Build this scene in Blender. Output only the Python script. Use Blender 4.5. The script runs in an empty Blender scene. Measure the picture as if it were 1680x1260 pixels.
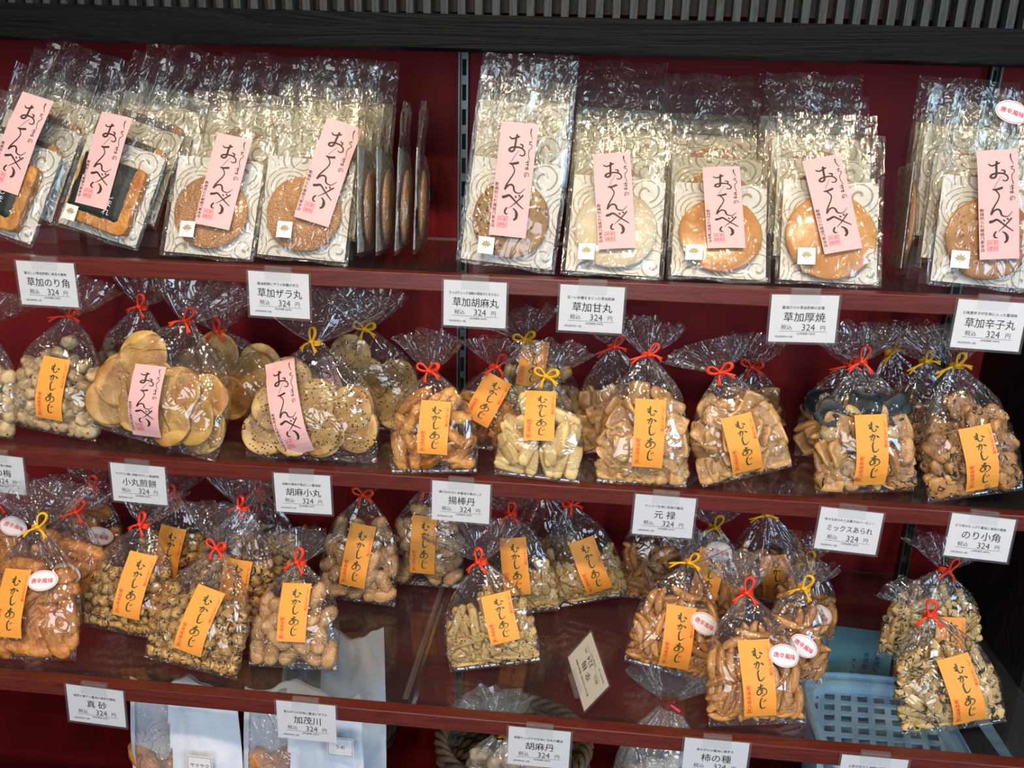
import bpy, bmesh, math, random
import numpy as np
from mathutils import Vector, Matrix, noise, Euler

# ------------------------------------------------------------------ camera, world, lights
SC = bpy.context.scene
COL = SC.collection
PI = math.pi
CAM = np.array([0.0, -0.9105, 0.6436])
YAW, PIT, ROL, FPX = -0.0910, 0.3136, -0.0266, 1401.4
_r = np.array([math.cos(YAW), -math.sin(YAW), 0]); _g = np.array([math.sin(YAW), math.cos(YAW), 0]); _k = np.array([0, 0, 1.0])
FWD = math.cos(PIT) * _g - math.sin(PIT) * _k
_u = math.sin(PIT) * _g + math.cos(PIT) * _k
RGT = math.cos(ROL) * _r - math.sin(ROL) * _u
UPV = math.sin(ROL) * _r + math.cos(ROL) * _u
cam_d = bpy.data.cameras.new('camera'); cam = bpy.data.objects.new('camera', cam_d); COL.objects.link(cam)
cam_d.sensor_width = 36; cam_d.lens = FPX / 1680 * 36; cam_d.clip_start = 0.02
cam.matrix_world = Matrix(((RGT[0], UPV[0], -FWD[0], CAM[0]), (RGT[1], UPV[1], -FWD[1], CAM[1]), (RGT[2], UPV[2], -FWD[2], CAM[2]), (0, 0, 0, 1)))
SC.camera = cam

def ray(px, py):
    d = FWD + RGT * ((px - 840) / FPX) - UPV * ((py - 630) / FPX)
    return d
def at_y(px, py, Y):
    d = ray(px, py); t = (Y - CAM[1]) / d[1]; return Vector(CAM + d * t)
def at_z(px, py, Z):
    d = ray(px, py); t = (Z - CAM[2]) / d[2]; return Vector(CAM + d * t)
def at_plane(px, py, p0, n):
    d = ray(px, py); t = np.dot(np.array(p0) - CAM, n) / np.dot(d, n); return Vector(CAM + d * t)

SC.view_settings.view_transform = 'Standard'; SC.view_settings.look = 'None'
SC.view_settings.gamma = 1; SC.view_settings.use_curve_mapping = False
SC.view_settings.exposure = 0.0
SC.cycles.transparent_max_bounces = 48
SC.cycles.max_bounces = 8; SC.cycles.glossy_bounces = 3; SC.cycles.diffuse_bounces = 3
SC.cycles.caustics_reflective = False; SC.cycles.caustics_refractive = False
SC.cycles.sample_clamp_indirect = 4

W = bpy.data.worlds.new('world'); SC.world = W; W.use_nodes = True
W.node_tree.nodes['Background'].inputs[0].default_value = (0.62, 0.66, 0.75, 1)
W.node_tree.nodes['Background'].inputs[1].default_value = 0.16

def area_light(name, loc, target, size, power, col, sy=None, spread=PI):
    l = bpy.data.lights.new(name, 'AREA'); l.shape = 'RECTANGLE' if sy else 'DISK'
    l.size = size
    if sy: l.size_y = sy
    l.energy = power; l.color = col; l.spread = spread
    o = bpy.data.objects.new(name, l); COL.objects.link(o); o.location = loc
    o.rotation_euler = (Vector(target) - Vector(loc)).to_track_quat('-Z', 'Y').to_euler()
    return o
WARM = (1.0, 0.80, 0.56)
for i, (x, y, z, p) in enumerate([(-1.0, -1.3, 2.0, 6), (-0.35, -1.3, 2.0, 8), (0.2, -1.25, 2.0, 8), (0.7, -1.3, 2.0, 6), (-0.2, -2.4, 2.2, 8)]):
    area_light('ceiling_spotlight', (x, y, z), (x * 0.8, 0.05, 0.40), 0.10, p, WARM, spread=2.4)
area_light('shop_window_daylight', (2.5, -2.8, 1.1), (0.3, 0.1, 0.1), 1.4, 72, (0.48, 0.73, 1.0), 1.8)
area_light('front_daylight_fill', (-0.3, -3.6, 0.7), (0.0, 0.1, 0.1), 1.6, 42, (0.84, 0.91, 1.0), 1.8)  # unseen frontal fill, added to brighten the tags and goods below the shelf

# ------------------------------------------------------------------ materials
def new_mat(name):
    m = bpy.data.materials.new(name); m.use_nodes = True
    nt = m.node_tree; nt.nodes.clear()
    out = nt.nodes.new('ShaderNodeOutputMaterial')
    return m, nt, out
def nd(nt, typ, **kw):
    n = nt.nodes.new(typ)
    for k, v in kw.items():
        if k in n.inputs: n.inputs[k].default_value = v
        else: setattr(n, k, v)
    return n
def ramp(nt, fac, stops):
    r = nt.nodes.new('ShaderNodeValToRGB'); e = r.color_ramp.elements
    while len(e) < len(stops): e.new(0.5)
    for el, (p, c) in zip(e, stops):
        el.position = p; el.color = tuple(c) + (1,) if len(c) == 3 else c
    nt.links.new(fac, r.inputs[0]); return r.outputs[0]
def mix(nt, fac, a, b, mode='MIX'):
    m = nt.nodes.new('ShaderNodeMix'); m.data_type = 'RGBA'; m.blend_type = mode
    def put(i, v):
        if hasattr(v, 'is_linked') or hasattr(v, 'links'): nt.links.new(v, m.inputs[i])
        elif isinstance(v, (int, float)): m.inputs[i].default_value = v
        else: m.inputs[i].default_value = tuple(v) + (1,)
    put(0, fac); put(6, a); put(7, b); return m.outputs[2]
def math_n(nt, op, a, b=0.0):
    n = nt.nodes.new('ShaderNodeMath'); n.operation = op
    for i, v in enumerate((a, b)):
        if isinstance(v, (int, float)): n.inputs[i].default_value = v
        else: nt.links.new(v, n.inputs[i])
    return n.outputs[0]
def coords(nt):
    return nt.nodes.new('ShaderNodeTexCoord').outputs['Object']
def noise_n(nt, vec, scale, detail=3, dist=0.0, rough=0.5):
    n = nd(nt, 'ShaderNodeTexNoise'); n.inputs['Scale'].default_value = scale; n.inputs['Detail'].default_value = detail
    n.inputs['Distortion'].default_value = dist; n.inputs['Roughness'].default_value = rough
    nt.links.new(vec, n.inputs['Vector']); return n.outputs['Fac']
def bump(nt, h, strength, dist=0.001, normal=None):
    b = nd(nt, 'ShaderNodeBump'); b.inputs['Strength'].default_value = strength; b.inputs['Distance'].default_value = dist
    nt.links.new(h, b.inputs['Height'])
    if normal is not None: nt.links.new(normal, b.inputs['Normal'])
    return b.outputs[0]
def plain(name, col, rough=0.6, metal=0, spec=0.5, bscale=0, bstr=0.3, var=0.0):
    m, nt, out = new_mat(name)
    p = nd(nt, 'ShaderNodeBsdfPrincipled'); p.inputs['Roughness'].default_value = rough; p.inputs['Metallic'].default_value = metal
    p.inputs['Specular IOR Level'].default_value = spec
    c = coords(nt)
    n = noise_n(nt, c, bscale or 60, 4)
    a = tuple(x * (1 - var) for x in col); b = tuple(min(1, x * (1 + var)) for x in col)
    nt.links.new(ramp(nt, n, [(0.3, a), (0.7, b)]), p.inputs['Base Color'])
    if bscale: nt.links.new(bump(nt, n, bstr), p.inputs['Normal'])
    nt.links.new(p.outputs[0], out.inputs[0]); return m

def schlick(nt, base, k, normal=None, p=4.0):
    lw = nd(nt, 'ShaderNodeLayerWeight'); lw.inputs['Blend'].default_value = 0.5
    if normal is not None: nt.links.new(normal, lw.inputs['Normal'])
    return math_n(nt, 'MINIMUM', math_n(nt, 'ADD', math_n(nt, 'MULTIPLY', math_n(nt, 'POWER', lw.outputs['Facing'], p), k), base), 0.85)
def film_mat(name, haze=0.05, gloss=0.10, rough=0.06, wr=1.0, tint=(1, 1, 1), scale=1.0, st=(1, 1, 1)):
    m, nt, out = new_mat(name)
    c = coords(nt)
    oi = nt.nodes.new('ShaderNodeObjectInfo')
    off = nt.nodes.new('ShaderNodeVectorMath'); off.operation = 'ADD'
    nt.links.new(c, off.inputs[0])
    mu = math_n(nt, 'MULTIPLY', oi.outputs['Random'], 3.0); nt.links.new(mu, off.inputs[1])
    mp = nt.nodes.new('ShaderNodeMapping'); mp.inputs['Scale'].default_value = st; nt.links.new(off.outputs[0], mp.inputs[0]); v = mp.outputs[0]
    # creased film: sharp folds from stretched, distorted noise
    n1 = noise_n(nt, v, 13 * scale, 1, 2.2)
    f1 = ramp(nt, math_n(nt, 'ABSOLUTE', math_n(nt, 'SUBTRACT', n1, 0.5)), [(0.0, (1, 1, 1)), (0.035, (0, 0, 0))])
    n2 = noise_n(nt, v, 34 * scale, 1, 2.5)
    f2 = ramp(nt, math_n(nt, 'ABSOLUTE', math_n(nt, 'SUBTRACT', n2, 0.52)), [(0.0, (1, 1, 1)), (0.05, (0, 0, 0))])
    n3 = noise_n(nt, v, 30 * scale, 2, 0.6)
    b = bump(nt, n3, 0.3 * wr, 0.006); b = bump(nt, f1, 0.9 * wr, 0.0022, b); b = bump(nt, f2, 0.7 * wr, 0.0010, b)
    fac = schlick(nt, 0.05 + gloss, 0.75, b, 3.0)
    tr = nd(nt, 'ShaderNodeBsdfTransparent'); tr.inputs[0].default_value = (0.975 * tint[0], 0.975 * tint[1], 0.97 * tint[2], 1)
    gl = nd(nt, 'ShaderNodeBsdfGlossy'); gl.inputs['Roughness'].default_value = rough; gl.inputs[0].default_value = (1, 1, 1, 1)
    nt.links.new(b, gl.inputs['Normal'])
    df = nd(nt, 'ShaderNodeBsdfDiffuse'); df.inputs[0].default_value = (0.85, 0.85, 0.85, 1); nt.links.new(b, df.inputs['Normal'])
    m1 = nd(nt, 'ShaderNodeMixShader'); m1.inputs[0].default_value = haze
    nt.links.new(tr.outputs[0], m1.inputs[1]); nt.links.new(df.outputs[0], m1.inputs[2])
    m2 = nd(nt, 'ShaderNodeMixShader'); nt.links.new(fac, m2.inputs[0])
    nt.links.new(m1.outputs[0], m2.inputs[1]); nt.links.new(gl.outputs[0], m2.inputs[2])
    nt.links.new(m2.outputs[0], out.inputs[0]); return m

def clear_mat(name, tint=(0.95, 0.97, 0.97), gloss=0.03, haze=0.02, rough=0.03):
    m, nt, out = new_mat(name)
    fac = schlick(nt, gloss, 0.7)
    tr = nd(nt, 'ShaderNodeBsdfTransparent'); tr.inputs[0].default_value = tuple(tint) + (1,)
    gl = nd(nt, 'ShaderNodeBsdfGlossy'); gl.inputs['Roughness'].default_value = rough
    df = nd(nt, 'ShaderNodeBsdfDiffuse'); df.inputs[0].default_value = (0.8, 0.82, 0.82, 1)
    m1 = nd(nt, 'ShaderNodeMixShader'); m1.inputs[0].default_value = haze
    nt.links.new(tr.outputs[0], m1.inputs[1]); nt.links.new(df.outputs[0], m1.inputs[2])
    m2 = nd(nt, 'ShaderNodeMixShader'); nt.links.new(fac, m2.inputs[0])
    nt.links.new(m1.outputs[0], m2.inputs[1]); nt.links.new(gl.outputs[0], m2.inputs[2])
    nt.links.new(m2.outputs[0], out.inputs[0]); return m

def food(name, dark, light, rough=0.5, scale=60, spot=None, spot_scale=130, spot_th=0.22, sugar=0.0, bstr=0.5, toast=None, spec=0.5, fleck=None):
    m, nt, out = new_mat(name)
    c = coords(nt); oi = nt.nodes.new('ShaderNodeObjectInfo')
    off = nt.nodes.new('ShaderNodeVectorMath'); off.operation = 'ADD'; nt.links.new(c, off.inputs[0]); nt.links.new(oi.outputs['Random'], off.inputs[1])
    v = off.outputs[0]
    n = noise_n(nt, v, scale, 4, 0.4)
    col = ramp(nt, n, [(0.32, dark), (0.68, light)])
    if toast is not None:
        tn = noise_n(nt, v, scale * 0.45, 3, 1.0)
        tf = ramp(nt, tn, [(0.5, (0, 0, 0)), (0.68, (1, 1, 1))])
        col = mix(nt, tf, col, toast)
    # batch variation between pieces
    rv = ramp(nt, oi.outputs['Random'], [(0.0, (0.80, 0.78, 0.74)), (1.0, (1.08, 1.06, 1.04))])
    col = mix(nt, 1.0, col, rv, 'MULTIPLY')
    h = noise_n(nt, v, scale * 4, 4)
    if spot is not None:
        vo = nd(nt, 'ShaderNodeTexVoronoi'); vo.inputs['Scale'].default_value = spot_scale
        nt.links.new(v, vo.inputs['Vector'])
        keep = ramp(nt, noise_n(nt, v, spot_scale * 0.35, 2), [(0.42, (0, 0, 0)), (0.5, (1, 1, 1))])
        s = ramp(nt, vo.outputs['Distance'], [(spot_th, (1, 1, 1)), (spot_th + 0.06, (0, 0, 0))])
        s = mix(nt, 1.0, s, keep, 'MULTIPLY')
        col = mix(nt, s, col, spot)
    if fleck is not None:
        fn = noise_n(nt, v, 75, 1, 1.2); ff = ramp(nt, math_n(nt, 'ABSOLUTE', math_n(nt, 'SUBTRACT', fn, 0.5)), [(0.022, (1, 1, 1)), (0.045, (0, 0, 0))])
        fk = ramp(nt, noise_n(nt, v, 95, 2), [(0.43, (0, 0, 0)), (0.48, (1, 1, 1))])
        col = mix(nt, mix(nt, 1.0, ff, fk, 'MULTIPLY'), col, fleck)
    if sugar:
        sv = nd(nt, 'ShaderNodeTexVoronoi'); sv.inputs['Scale'].default_value = 700; nt.links.new(v, sv.inputs['Vector'])
        sf = ramp(nt, sv.outputs['Distance'], [(0.2, (sugar,) * 3), (0.45, (0, 0, 0))])
        col = mix(nt, sf, col, (0.95, 0.85, 0.7)); h = sv.outputs['Distance']
    p = nd(nt, 'ShaderNodeBsdfPrincipled'); p.inputs['Roughness'].default_value = rough; p.inputs['Specular IOR Level'].default_value = spec
    nt.links.new(col, p.inputs['Base Color']); nt.links.new(bump(nt, h, bstr, 0.0015), p.inputs['Normal'])
    p.inputs['Subsurface Weight'].default_value = 0.0
    nt.links.new(p.outputs[0], out.inputs[0]); return m

def wood(name, dark, light, scale=6, axis=0, rough=0.45, spec=0.5, bstr=0.3):
    m, nt, out = new_mat(name)
    c = coords(nt); mp = nt.nodes.new('ShaderNodeMapping'); s = [scale * 5] * 3; s[axis] = scale * 0.35
    mp.inputs['Scale'].default_value = s; nt.links.new(c, mp.inputs[0])
    n = noise_n(nt, mp.outputs[0], 1.0, 5, 1.8, 0.6)
    w = math_n(nt, 'FRACT', math_n(nt, 'MULTIPLY', n, 7.0))
    w = math_n(nt, 'ABSOLUTE', math_n(nt, 'SUBTRACT', w, 0.5))
    col = ramp(nt, w, [(0.03, dark), (0.30, light)])
    p = nd(nt, 'ShaderNodeBsdfPrincipled'); p.inputs['Roughness'].default_value = rough; p.inputs['Specular IOR Level'].default_value = spec
    nt.links.new(col, p.inputs['Base Color']); nt.links.new(bump(nt, w, bstr, 0.002), p.inputs['Normal'])
    nt.links.new(p.outputs[0], out.inputs[0]); return m

def swirl_card():
    m, nt, out = new_mat('swirl_card'); c = coords(nt)
    mp = nt.nodes.new('ShaderNodeMapping'); mp.inputs['Scale'].default_value = (1, 0, 1); nt.links.new(c, mp.inputs[0])
    ns = nd(nt, 'ShaderNodeTexNoise'); ns.inputs['Scale'].default_value = 14; ns.inputs['Detail'].default_value = 1
    nt.links.new(mp.outputs[0], ns.inputs['Vector'])
    dv = nt.nodes.new('ShaderNodeVectorMath'); dv.operation = 'SUBTRACT'; nt.links.new(ns.outputs['Color'], dv.inputs[0]); dv.inputs[1].default_value = (0.5, 0.5, 0.5)
    ds = nt.nodes.new('ShaderNodeVectorMath'); ds.operation = 'SCALE'; nt.links.new(dv.outputs[0], ds.inputs[0]); ds.inputs['Scale'].default_value = 0.014
    ad = nt.nodes.new('ShaderNodeVectorMath'); ad.operation = 'ADD'; nt.links.new(mp.outputs[0], ad.inputs[0]); nt.links.new(ds.outputs[0], ad.inputs[1])
    vo = nd(nt, 'ShaderNodeTexVoronoi'); vo.inputs['Scale'].default_value = 26; vo.inputs['Randomness'].default_value = 0.8
    nt.links.new(ad.outputs[0], vo.inputs['Vector'])
    sub = nt.nodes.new('ShaderNodeVectorMath'); sub.operation = 'SUBTRACT'; nt.links.new(ad.outputs[0], sub.inputs[0]); nt.links.new(vo.outputs['Position'], sub.inputs[1])
    sp = nt.nodes.new('ShaderNodeSeparateXYZ'); nt.links.new(sub.outputs[0], sp.inputs[0])
    an = math_n(nt, 'DIVIDE', math_n(nt, 'ARCTAN2', sp.outputs[0], sp.outputs[2]), 2 * PI)
    ln = nt.nodes.new('ShaderNodeVectorMath'); ln.operation = 'LENGTH'; nt.links.new(sub.outputs[0], ln.inputs[0])
    t = math_n(nt, 'FRACT', math_n(nt, 'ADD', math_n(nt, 'MULTIPLY', ln.outputs['Value'], 210.0), an))
    line = ramp(nt, t, [(0.0, (1, 1, 1)), (0.2, (1, 1, 1)), (0.28, (0, 0, 0)), (0.97, (0, 0, 0)), (1.0, (1, 1, 1))])
    msk = ramp(nt, noise_n(nt, mp.outputs[0], 55, 1), [(0.36, (0.0,) * 3), (0.44, (0.85,) * 3)])
    line = mix(nt, 1.0, line, msk, 'MULTIPLY')
    lc = ramp(nt, noise_n(nt, mp.outputs[0], 30, 1), [(0.42, (0.34, 0.19, 0.05)), (0.58, (0.20, 0.20, 0.19))])
    col = mix(nt, line, (0.67, 0.69, 0.70), lc)
    p = nd(nt, 'ShaderNodeBsdfPrincipled'); p.inputs['Roughness'].default_value = 0.45
    nt.links.new(col, p.inputs['Base Color']); nt.links.new(p.outputs[0], out.inputs[0]); return m

M = {}
M['film'] = film_mat('clear_film', 0.014, 0.05, 0.06, 1.25)
M['packet_film'] = film_mat('packet_film', 0.020, 0.025, 0.09, 0.75, (1, 0.99, 0.95), 0.85, (1.5, 1, 0.7))
M['white_film'] = film_mat('hazy_film', 0.18, 0.10, 0.12, 0.7)
M['glass'] = clear_mat('shelf_glass', (0.86, 0.88, 0.88), 0.045, 0.012)
M['acrylic'] = clear_mat('clear_plastic', (0.985, 0.99, 0.99), 0.012, 0.03, 0.06)
M['sleeve'] = clear_mat('tag_sleeve', (0.99, 0.99, 0.995), 0.004, 0.02, 0.1)
M['red_wall'] = plain('wine_red_panel', (0.21, 0.011, 0.014), 0.6, spec=0.2, var=0.18, bscale=9, bstr=0.05)
M['red_wood'] = wood('red_lacquer_wood', (0.085, 0.014, 0.009), (0.125, 0.019, 0.013), 8, 0, 0.33, 0.5, 0.06)
M['beam'] = wood('charred_wood', (0.0008, 0.0010, 0.0010), (0.0026, 0.0036, 0.0035), 3.2, 0, 0.6, 0.12, 0.5)
M['slat'] = wood('grey_wood', (0.012, 0.015, 0.015), (0.028, 0.035, 0.036), 8, 2, 0.6, 0.4, 0.2)
M['black'] = wood('black_wood', (0.003, 0.003, 0.003), (0.007, 0.0065, 0.0065), 4, 2, 0.5, 0.2, 0.15)
M['dark'] = plain('dark_recess', (0.012, 0.010, 0.010), 0.8)
M['steel'] = plain('zinc_steel', (0.13, 0.15, 0.16), 0.4, 0.6, var=0.1)
M['slot'] = plain('slot_shadow_black', (0.01, 0.01, 0.01), 0.9)
M['chrome'] = plain('chrome', (0.75, 0.75, 0.75), 0.15, 1.0)
M['cloth'] = plain('dark_red_cloth', (0.085, 0.002, 0.005), 0.9, spec=0.1, bscale=400, bstr=0.2, var=0.15)
M['floor'] = plain('shop_floor', (0.10, 0.09, 0.085), 0.5, bscale=20, bstr=0.05, var=0.1)
M['pink'] = plain('pink_paper', (0.78, 0.44, 0.44), 0.65, bscale=500, bstr=0.04, var=0.02)
M['orange'] = plain('orange_paper', (0.90, 0.345, 0.05), 0.6, bscale=500, bstr=0.04, var=0.04)
M['ink'] = plain('black_ink', (0.022, 0.014, 0.012), 0.6)
M['green_ink'] = plain('dark_green_ink', (0.028, 0.060, 0.018), 0.6)
M['red_ink'] = plain('red_ink', (0.75, 0.07, 0.04), 0.6)
M['stamp_pink'] = plain('stamp_red_on_pink', (0.78, 0.16, 0.17), 0.6)
M['red_print'] = plain('crimson_print', (0.70, 0.02, 0.10), 0.6)
M['white_paper'] = plain('white_paper', (0.66, 0.67, 0.69), 0.6, var=0.01)
M['oval_paper'] = plain('white_sticker', (0.80, 0.78, 0.78), 0.5, var=0.01)
M['warm_lit_paper'] = plain('warm_lit_paper', (0.72, 0.68, 0.58), 0.6, var=0.01)  # white tag paper with the warm lamp light put into its colour
M['sheer_paper'] = plain('white_wrapping_paper', (0.66, 0.69, 0.76), 0.75, bscale=60, bstr=0.25, var=0.03)
M['crest'] = plain('crest_gold', (0.38, 0.31, 0.17), 0.5)
M['red_tie'] = plain('red_ribbon', (0.80, 0.045, 0.012), 0.5, bscale=300, bstr=0.3, var=0.1)
M['yellow_tie'] = plain('yellow_ribbon', (0.83, 0.42, 0.015), 0.5, bscale=300, bstr=0.3, var=0.1)
M['gold_tie'] = plain('gold_foil', (0.80, 0.52, 0.10), 0.25, 1.0, var=0.15)
M['pink_tie'] = plain('crimson_foil', (0.60, 0.01, 0.08), 0.25, 0.9, var=0.15)
M['wicker'] = plain('wicker', (0.075, 0.05, 0.03), 0.75, bscale=220, bstr=0.5, var=0.3)
M['basket'] = plain('pale_plastic', (0.42, 0.70, 0.93), 0.45, var=0.03)
M['blue_card'] = plain('blue_card', (0.13, 0.42, 0.56), 0.6, var=0.03)
M['card'] = swirl_card()
M['nori'] = plain('nori_seaweed', (0.010, 0.016, 0.014), 0.5, bscale=260, bstr=0.5, var=0.35)
M['white_ink'] = plain('white_ink', (0.6, 0.62, 0.6), 0.6)
# rice crackers
M['zarame'] = food('sugared_cracker', (0.40, 0.16, 0.045), (0.60, 0.28, 0.09), 0.45, 40, sugar=0.55, bstr=0.7)
M['sesame_big'] = food('sesame_cracker', (0.27, 0.14, 0.055), (0.44, 0.26, 0.10), 0.5, 45, spot=(0.03, 0.018, 0.012), spot_scale=190, spot_th=0.26)
M['sugar_white'] = food('white_sugar_cracker', (0.60, 0.50, 0.36), (0.72, 0.66, 0.55), 0.4, 22, toast=(0.55, 0.33, 0.16))
M['glossy'] = food('soy_cracker', (0.46, 0.20, 0.06), (0.62, 0.33, 0.12), 0.25, 28, bstr=0.25)
M['chilli'] = food('chilli_cracker', (0.34, 0.15, 0.05), (0.52, 0.27, 0.10), 0.4, 40, spot=(0.25, 0.03, 0.012), spot_scale=170, spot_th=0.2)
M['nori_rice'] = food('toasted_rice', (0.48, 0.19, 0.035), (0.68, 0.34, 0.08), 0.4, 60, bstr=1.0, toast=(0.36, 0.11, 0.02))
M['plum'] = food('plum_cracker', (0.42, 0.27, 0.13), (0.62, 0.48, 0.28), 0.4, 80, spot=(0.16, 0.06, 0.03), spot_scale=120, spot_th=0.16)
M['maru'] = food('thin_cracker', (0.44, 0.23, 0.06), (0.68, 0.44, 0.15), 0.35, 34, toast=(0.40, 0.17, 0.04), bstr=0.5)
M['goma_maru'] = food('thin_sesame_cracker', (0.40, 0.23, 0.07), (0.62, 0.42, 0.17), 0.4, 34, spot=(0.02, 0.012, 0.01), spot_scale=230, spot_th=0.26, toast=(0.36, 0.18, 0.06))
M['agebo'] = food('fried_stick', (0.50, 0.17, 0.03), (0.78, 0.42, 0.10), 0.3, 60, toast=(0.38, 0.10, 0.015), bstr=0.8)
M['pale'] = food('pale_stick', (0.66, 0.42, 0.14), (0.86, 0.66, 0.32), 0.45, 50, bstr=0.5)
M['genroku'] = food('tan_square', (0.46, 0.24, 0.08), (0.64, 0.38, 0.15), 0.28, 40, bstr=0.25)
M['norikaku'] = food('nori_square', (0.30, 0.13, 0.045), (0.56, 0.30, 0.10), 0.4, 70, fleck=(0.012, 0.014, 0.008))
M['spicyfry'] = food('spicy_fried', (0.46, 0.15, 0.03), (0.72, 0.33, 0.08), 0.35, 70, toast=(0.36, 0.09, 0.02), bstr=1.0)
M['ball'] = food('ball_cracker', (0.42, 0.21, 0.055), (0.66, 0.40, 0.13), 0.35, 70, fleck=(0.02, 0.018, 0.010))
M['peanut'] = food('sugared_oval', (0.50, 0.24, 0.075), (0.66, 0.38, 0.16), 0.45, 60, sugar=0.45, bstr=0.6)
M['goma_stick'] = food('sesame_stick', (0.46, 0.28, 0.09), (0.66, 0.45, 0.17), 0.4, 50, spot=(0.03, 0.02, 0.012), spot_scale=260, spot_th=0.22)
M['kaki'] = food('persimmon_seed', (0.44, 0.17, 0.035), (0.66, 0.33, 0.09), 0.25, 50, bstr=0.25)
M['noristick'] = food('nori_stick', (0.56, 0.36, 0.12), (0.76, 0.57, 0.27), 0.45, 50, fleck=(0.014, 0.018, 0.010))
M['white_lump'] = food('white_puff', (0.62, 0.55, 0.48), (0.80, 0.77, 0.74), 0.6, 60)

# ------------------------------------------------------------------ mesh helpers
def mesh_from(name, verts, faces, mat=None, smooth=False):
    me = bpy.data.meshes.new(name); me.from_pydata([tuple(v) for v in verts], [], faces)
    if smooth: me.polygons.foreach_set('use_smooth', [True] * len(me.polygons))
    if mat is not None: me.materials.append(M[mat] if isinstance(mat, str) else mat)
    me.update(); return me
def link(name, me, parent=None, mw=None):
    o = bpy.data.objects.new(name, me); COL.objects.link(o)
    if parent is not None: o.parent = parent
    if mw is not None: o.matrix_local = mw
    return o
def tag(o, label=None, cat=None, group=None, kind=None):
    if label: o['label'] = label
    if cat: o['category'] = cat
    if group: o['group'] = group
    if kind: o['kind'] = kind
    return o
def empty(name, mw, label, cat, group=None):
    o = bpy.data.objects.new(name, None); o.empty_display_size = 0.02; COL.objects.link(o)
    o.matrix_world = mw; return tag(o, label, cat, group)
class MB:
    def __init__(s): s.v = []; s.f = []
    def add(s, vs, fs):
        b = len(s.v); s.v += [tuple(v) for v in vs]; s.f += [tuple(i + b for i in f) for f in fs]; return s
    def box(s, x0, x1, y0, y1, z0, z1, mw=None, bev=0.0):
        bm = bmesh.new(); bmesh.ops.create_cube(bm, size=1)
        for v in bm.verts:
            v.co = Vector(((x0 + x1) / 2 + v.co.x * (x1 - x0), (y0 + y1) / 2 + v.co.y * (y1 - y0), (z0 + z1) / 2 + v.co.z * (z1 - z0)))
        if bev: bmesh.ops.bevel(bm, geom=bm.edges[:], offset=bev, segments=2, affect='EDGES', profile=0.5)
        if mw is not None: bm.transform(mw)
        bm.verts.index_update()
        s.add([v.co[:] for v in bm.verts], [[v.index for v in f.verts] for f in bm.faces]); bm.free(); return s
    def tube(s, pts, rad, n=8, closed=False, flat=1.0):
        pts = [Vector(p) for p in pts]; N = len(pts); R = rad if hasattr(rad, '__len__') else [rad] * N
        vs = []; up = Vector((0.1, 0.9, 0.3)).normalized()
        for i, p in enumerate(pts):
            a = pts[(i - 1) % N] if (i > 0 or closed) else p; b = pts[(i + 1) % N] if (i < N - 1 or closed) else p
            t = (b - a).normalized() if (b - a).length > 1e-9 else Vector((0, 0, 1))
            x = t.cross(up)
            x = x.normalized() if x.length > 1e-3 else t.orthogonal().normalized()
            y = t.cross(x).normalized(); up = -y if (-y).dot(up) > 0 else y
            for k in range(n):
                an = 2 * PI * k / n
                vs.append(p + x * math.cos(an) * R[i] + y * math.sin(an) * R[i] * flat)
        fs = []
        for i in range(N if closed else N - 1):
            for k in range(n):
                a = i * n + k; b = i * n + (k + 1) % n; c = ((i + 1) % N) * n + (k + 1) % n; d = ((i + 1) % N) * n + k
                fs.append((a, b, c, d))
        if not closed:
            fs.append(tuple(range(n))[::-1]); fs.append(tuple((N - 1) * n + k for k in range(n)))
        return s.add(vs, fs)
    def mesh(s, name, mat, smooth=False): return mesh_from(name, s.v, s.f, mat, smooth)
    def build(s, name, mat, parent=None, smooth=False, mw=None): return link(name, s.mesh(name, mat, smooth), parent, mw)

def spline(pts, k=5):
    if len(pts) < 3: return [np.array(pts[0]) * (1 - t) + np.array(pts[-1]) * t for t in np.linspace(0, 1, k + 1)]
    P = [np.array(p, float) for p in pts]; P = [2 * P[0] - P[1]] + P + [2 * P[-1] - P[-2]]
    out = []
    for i in range(1, len(P) - 2):
        for j in range(k):
            t = j / k; a, b, c, d = P[i - 1], P[i], P[i + 1], P[i + 2]
            out.append(0.5 * ((2 * b) + (-a + c) * t + (2 * a - 5 * b + 4 * c - d) * t * t + (-a + 3 * b - 3 * c + d) * t ** 3))
    out.append(P[-2]); return out

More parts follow.
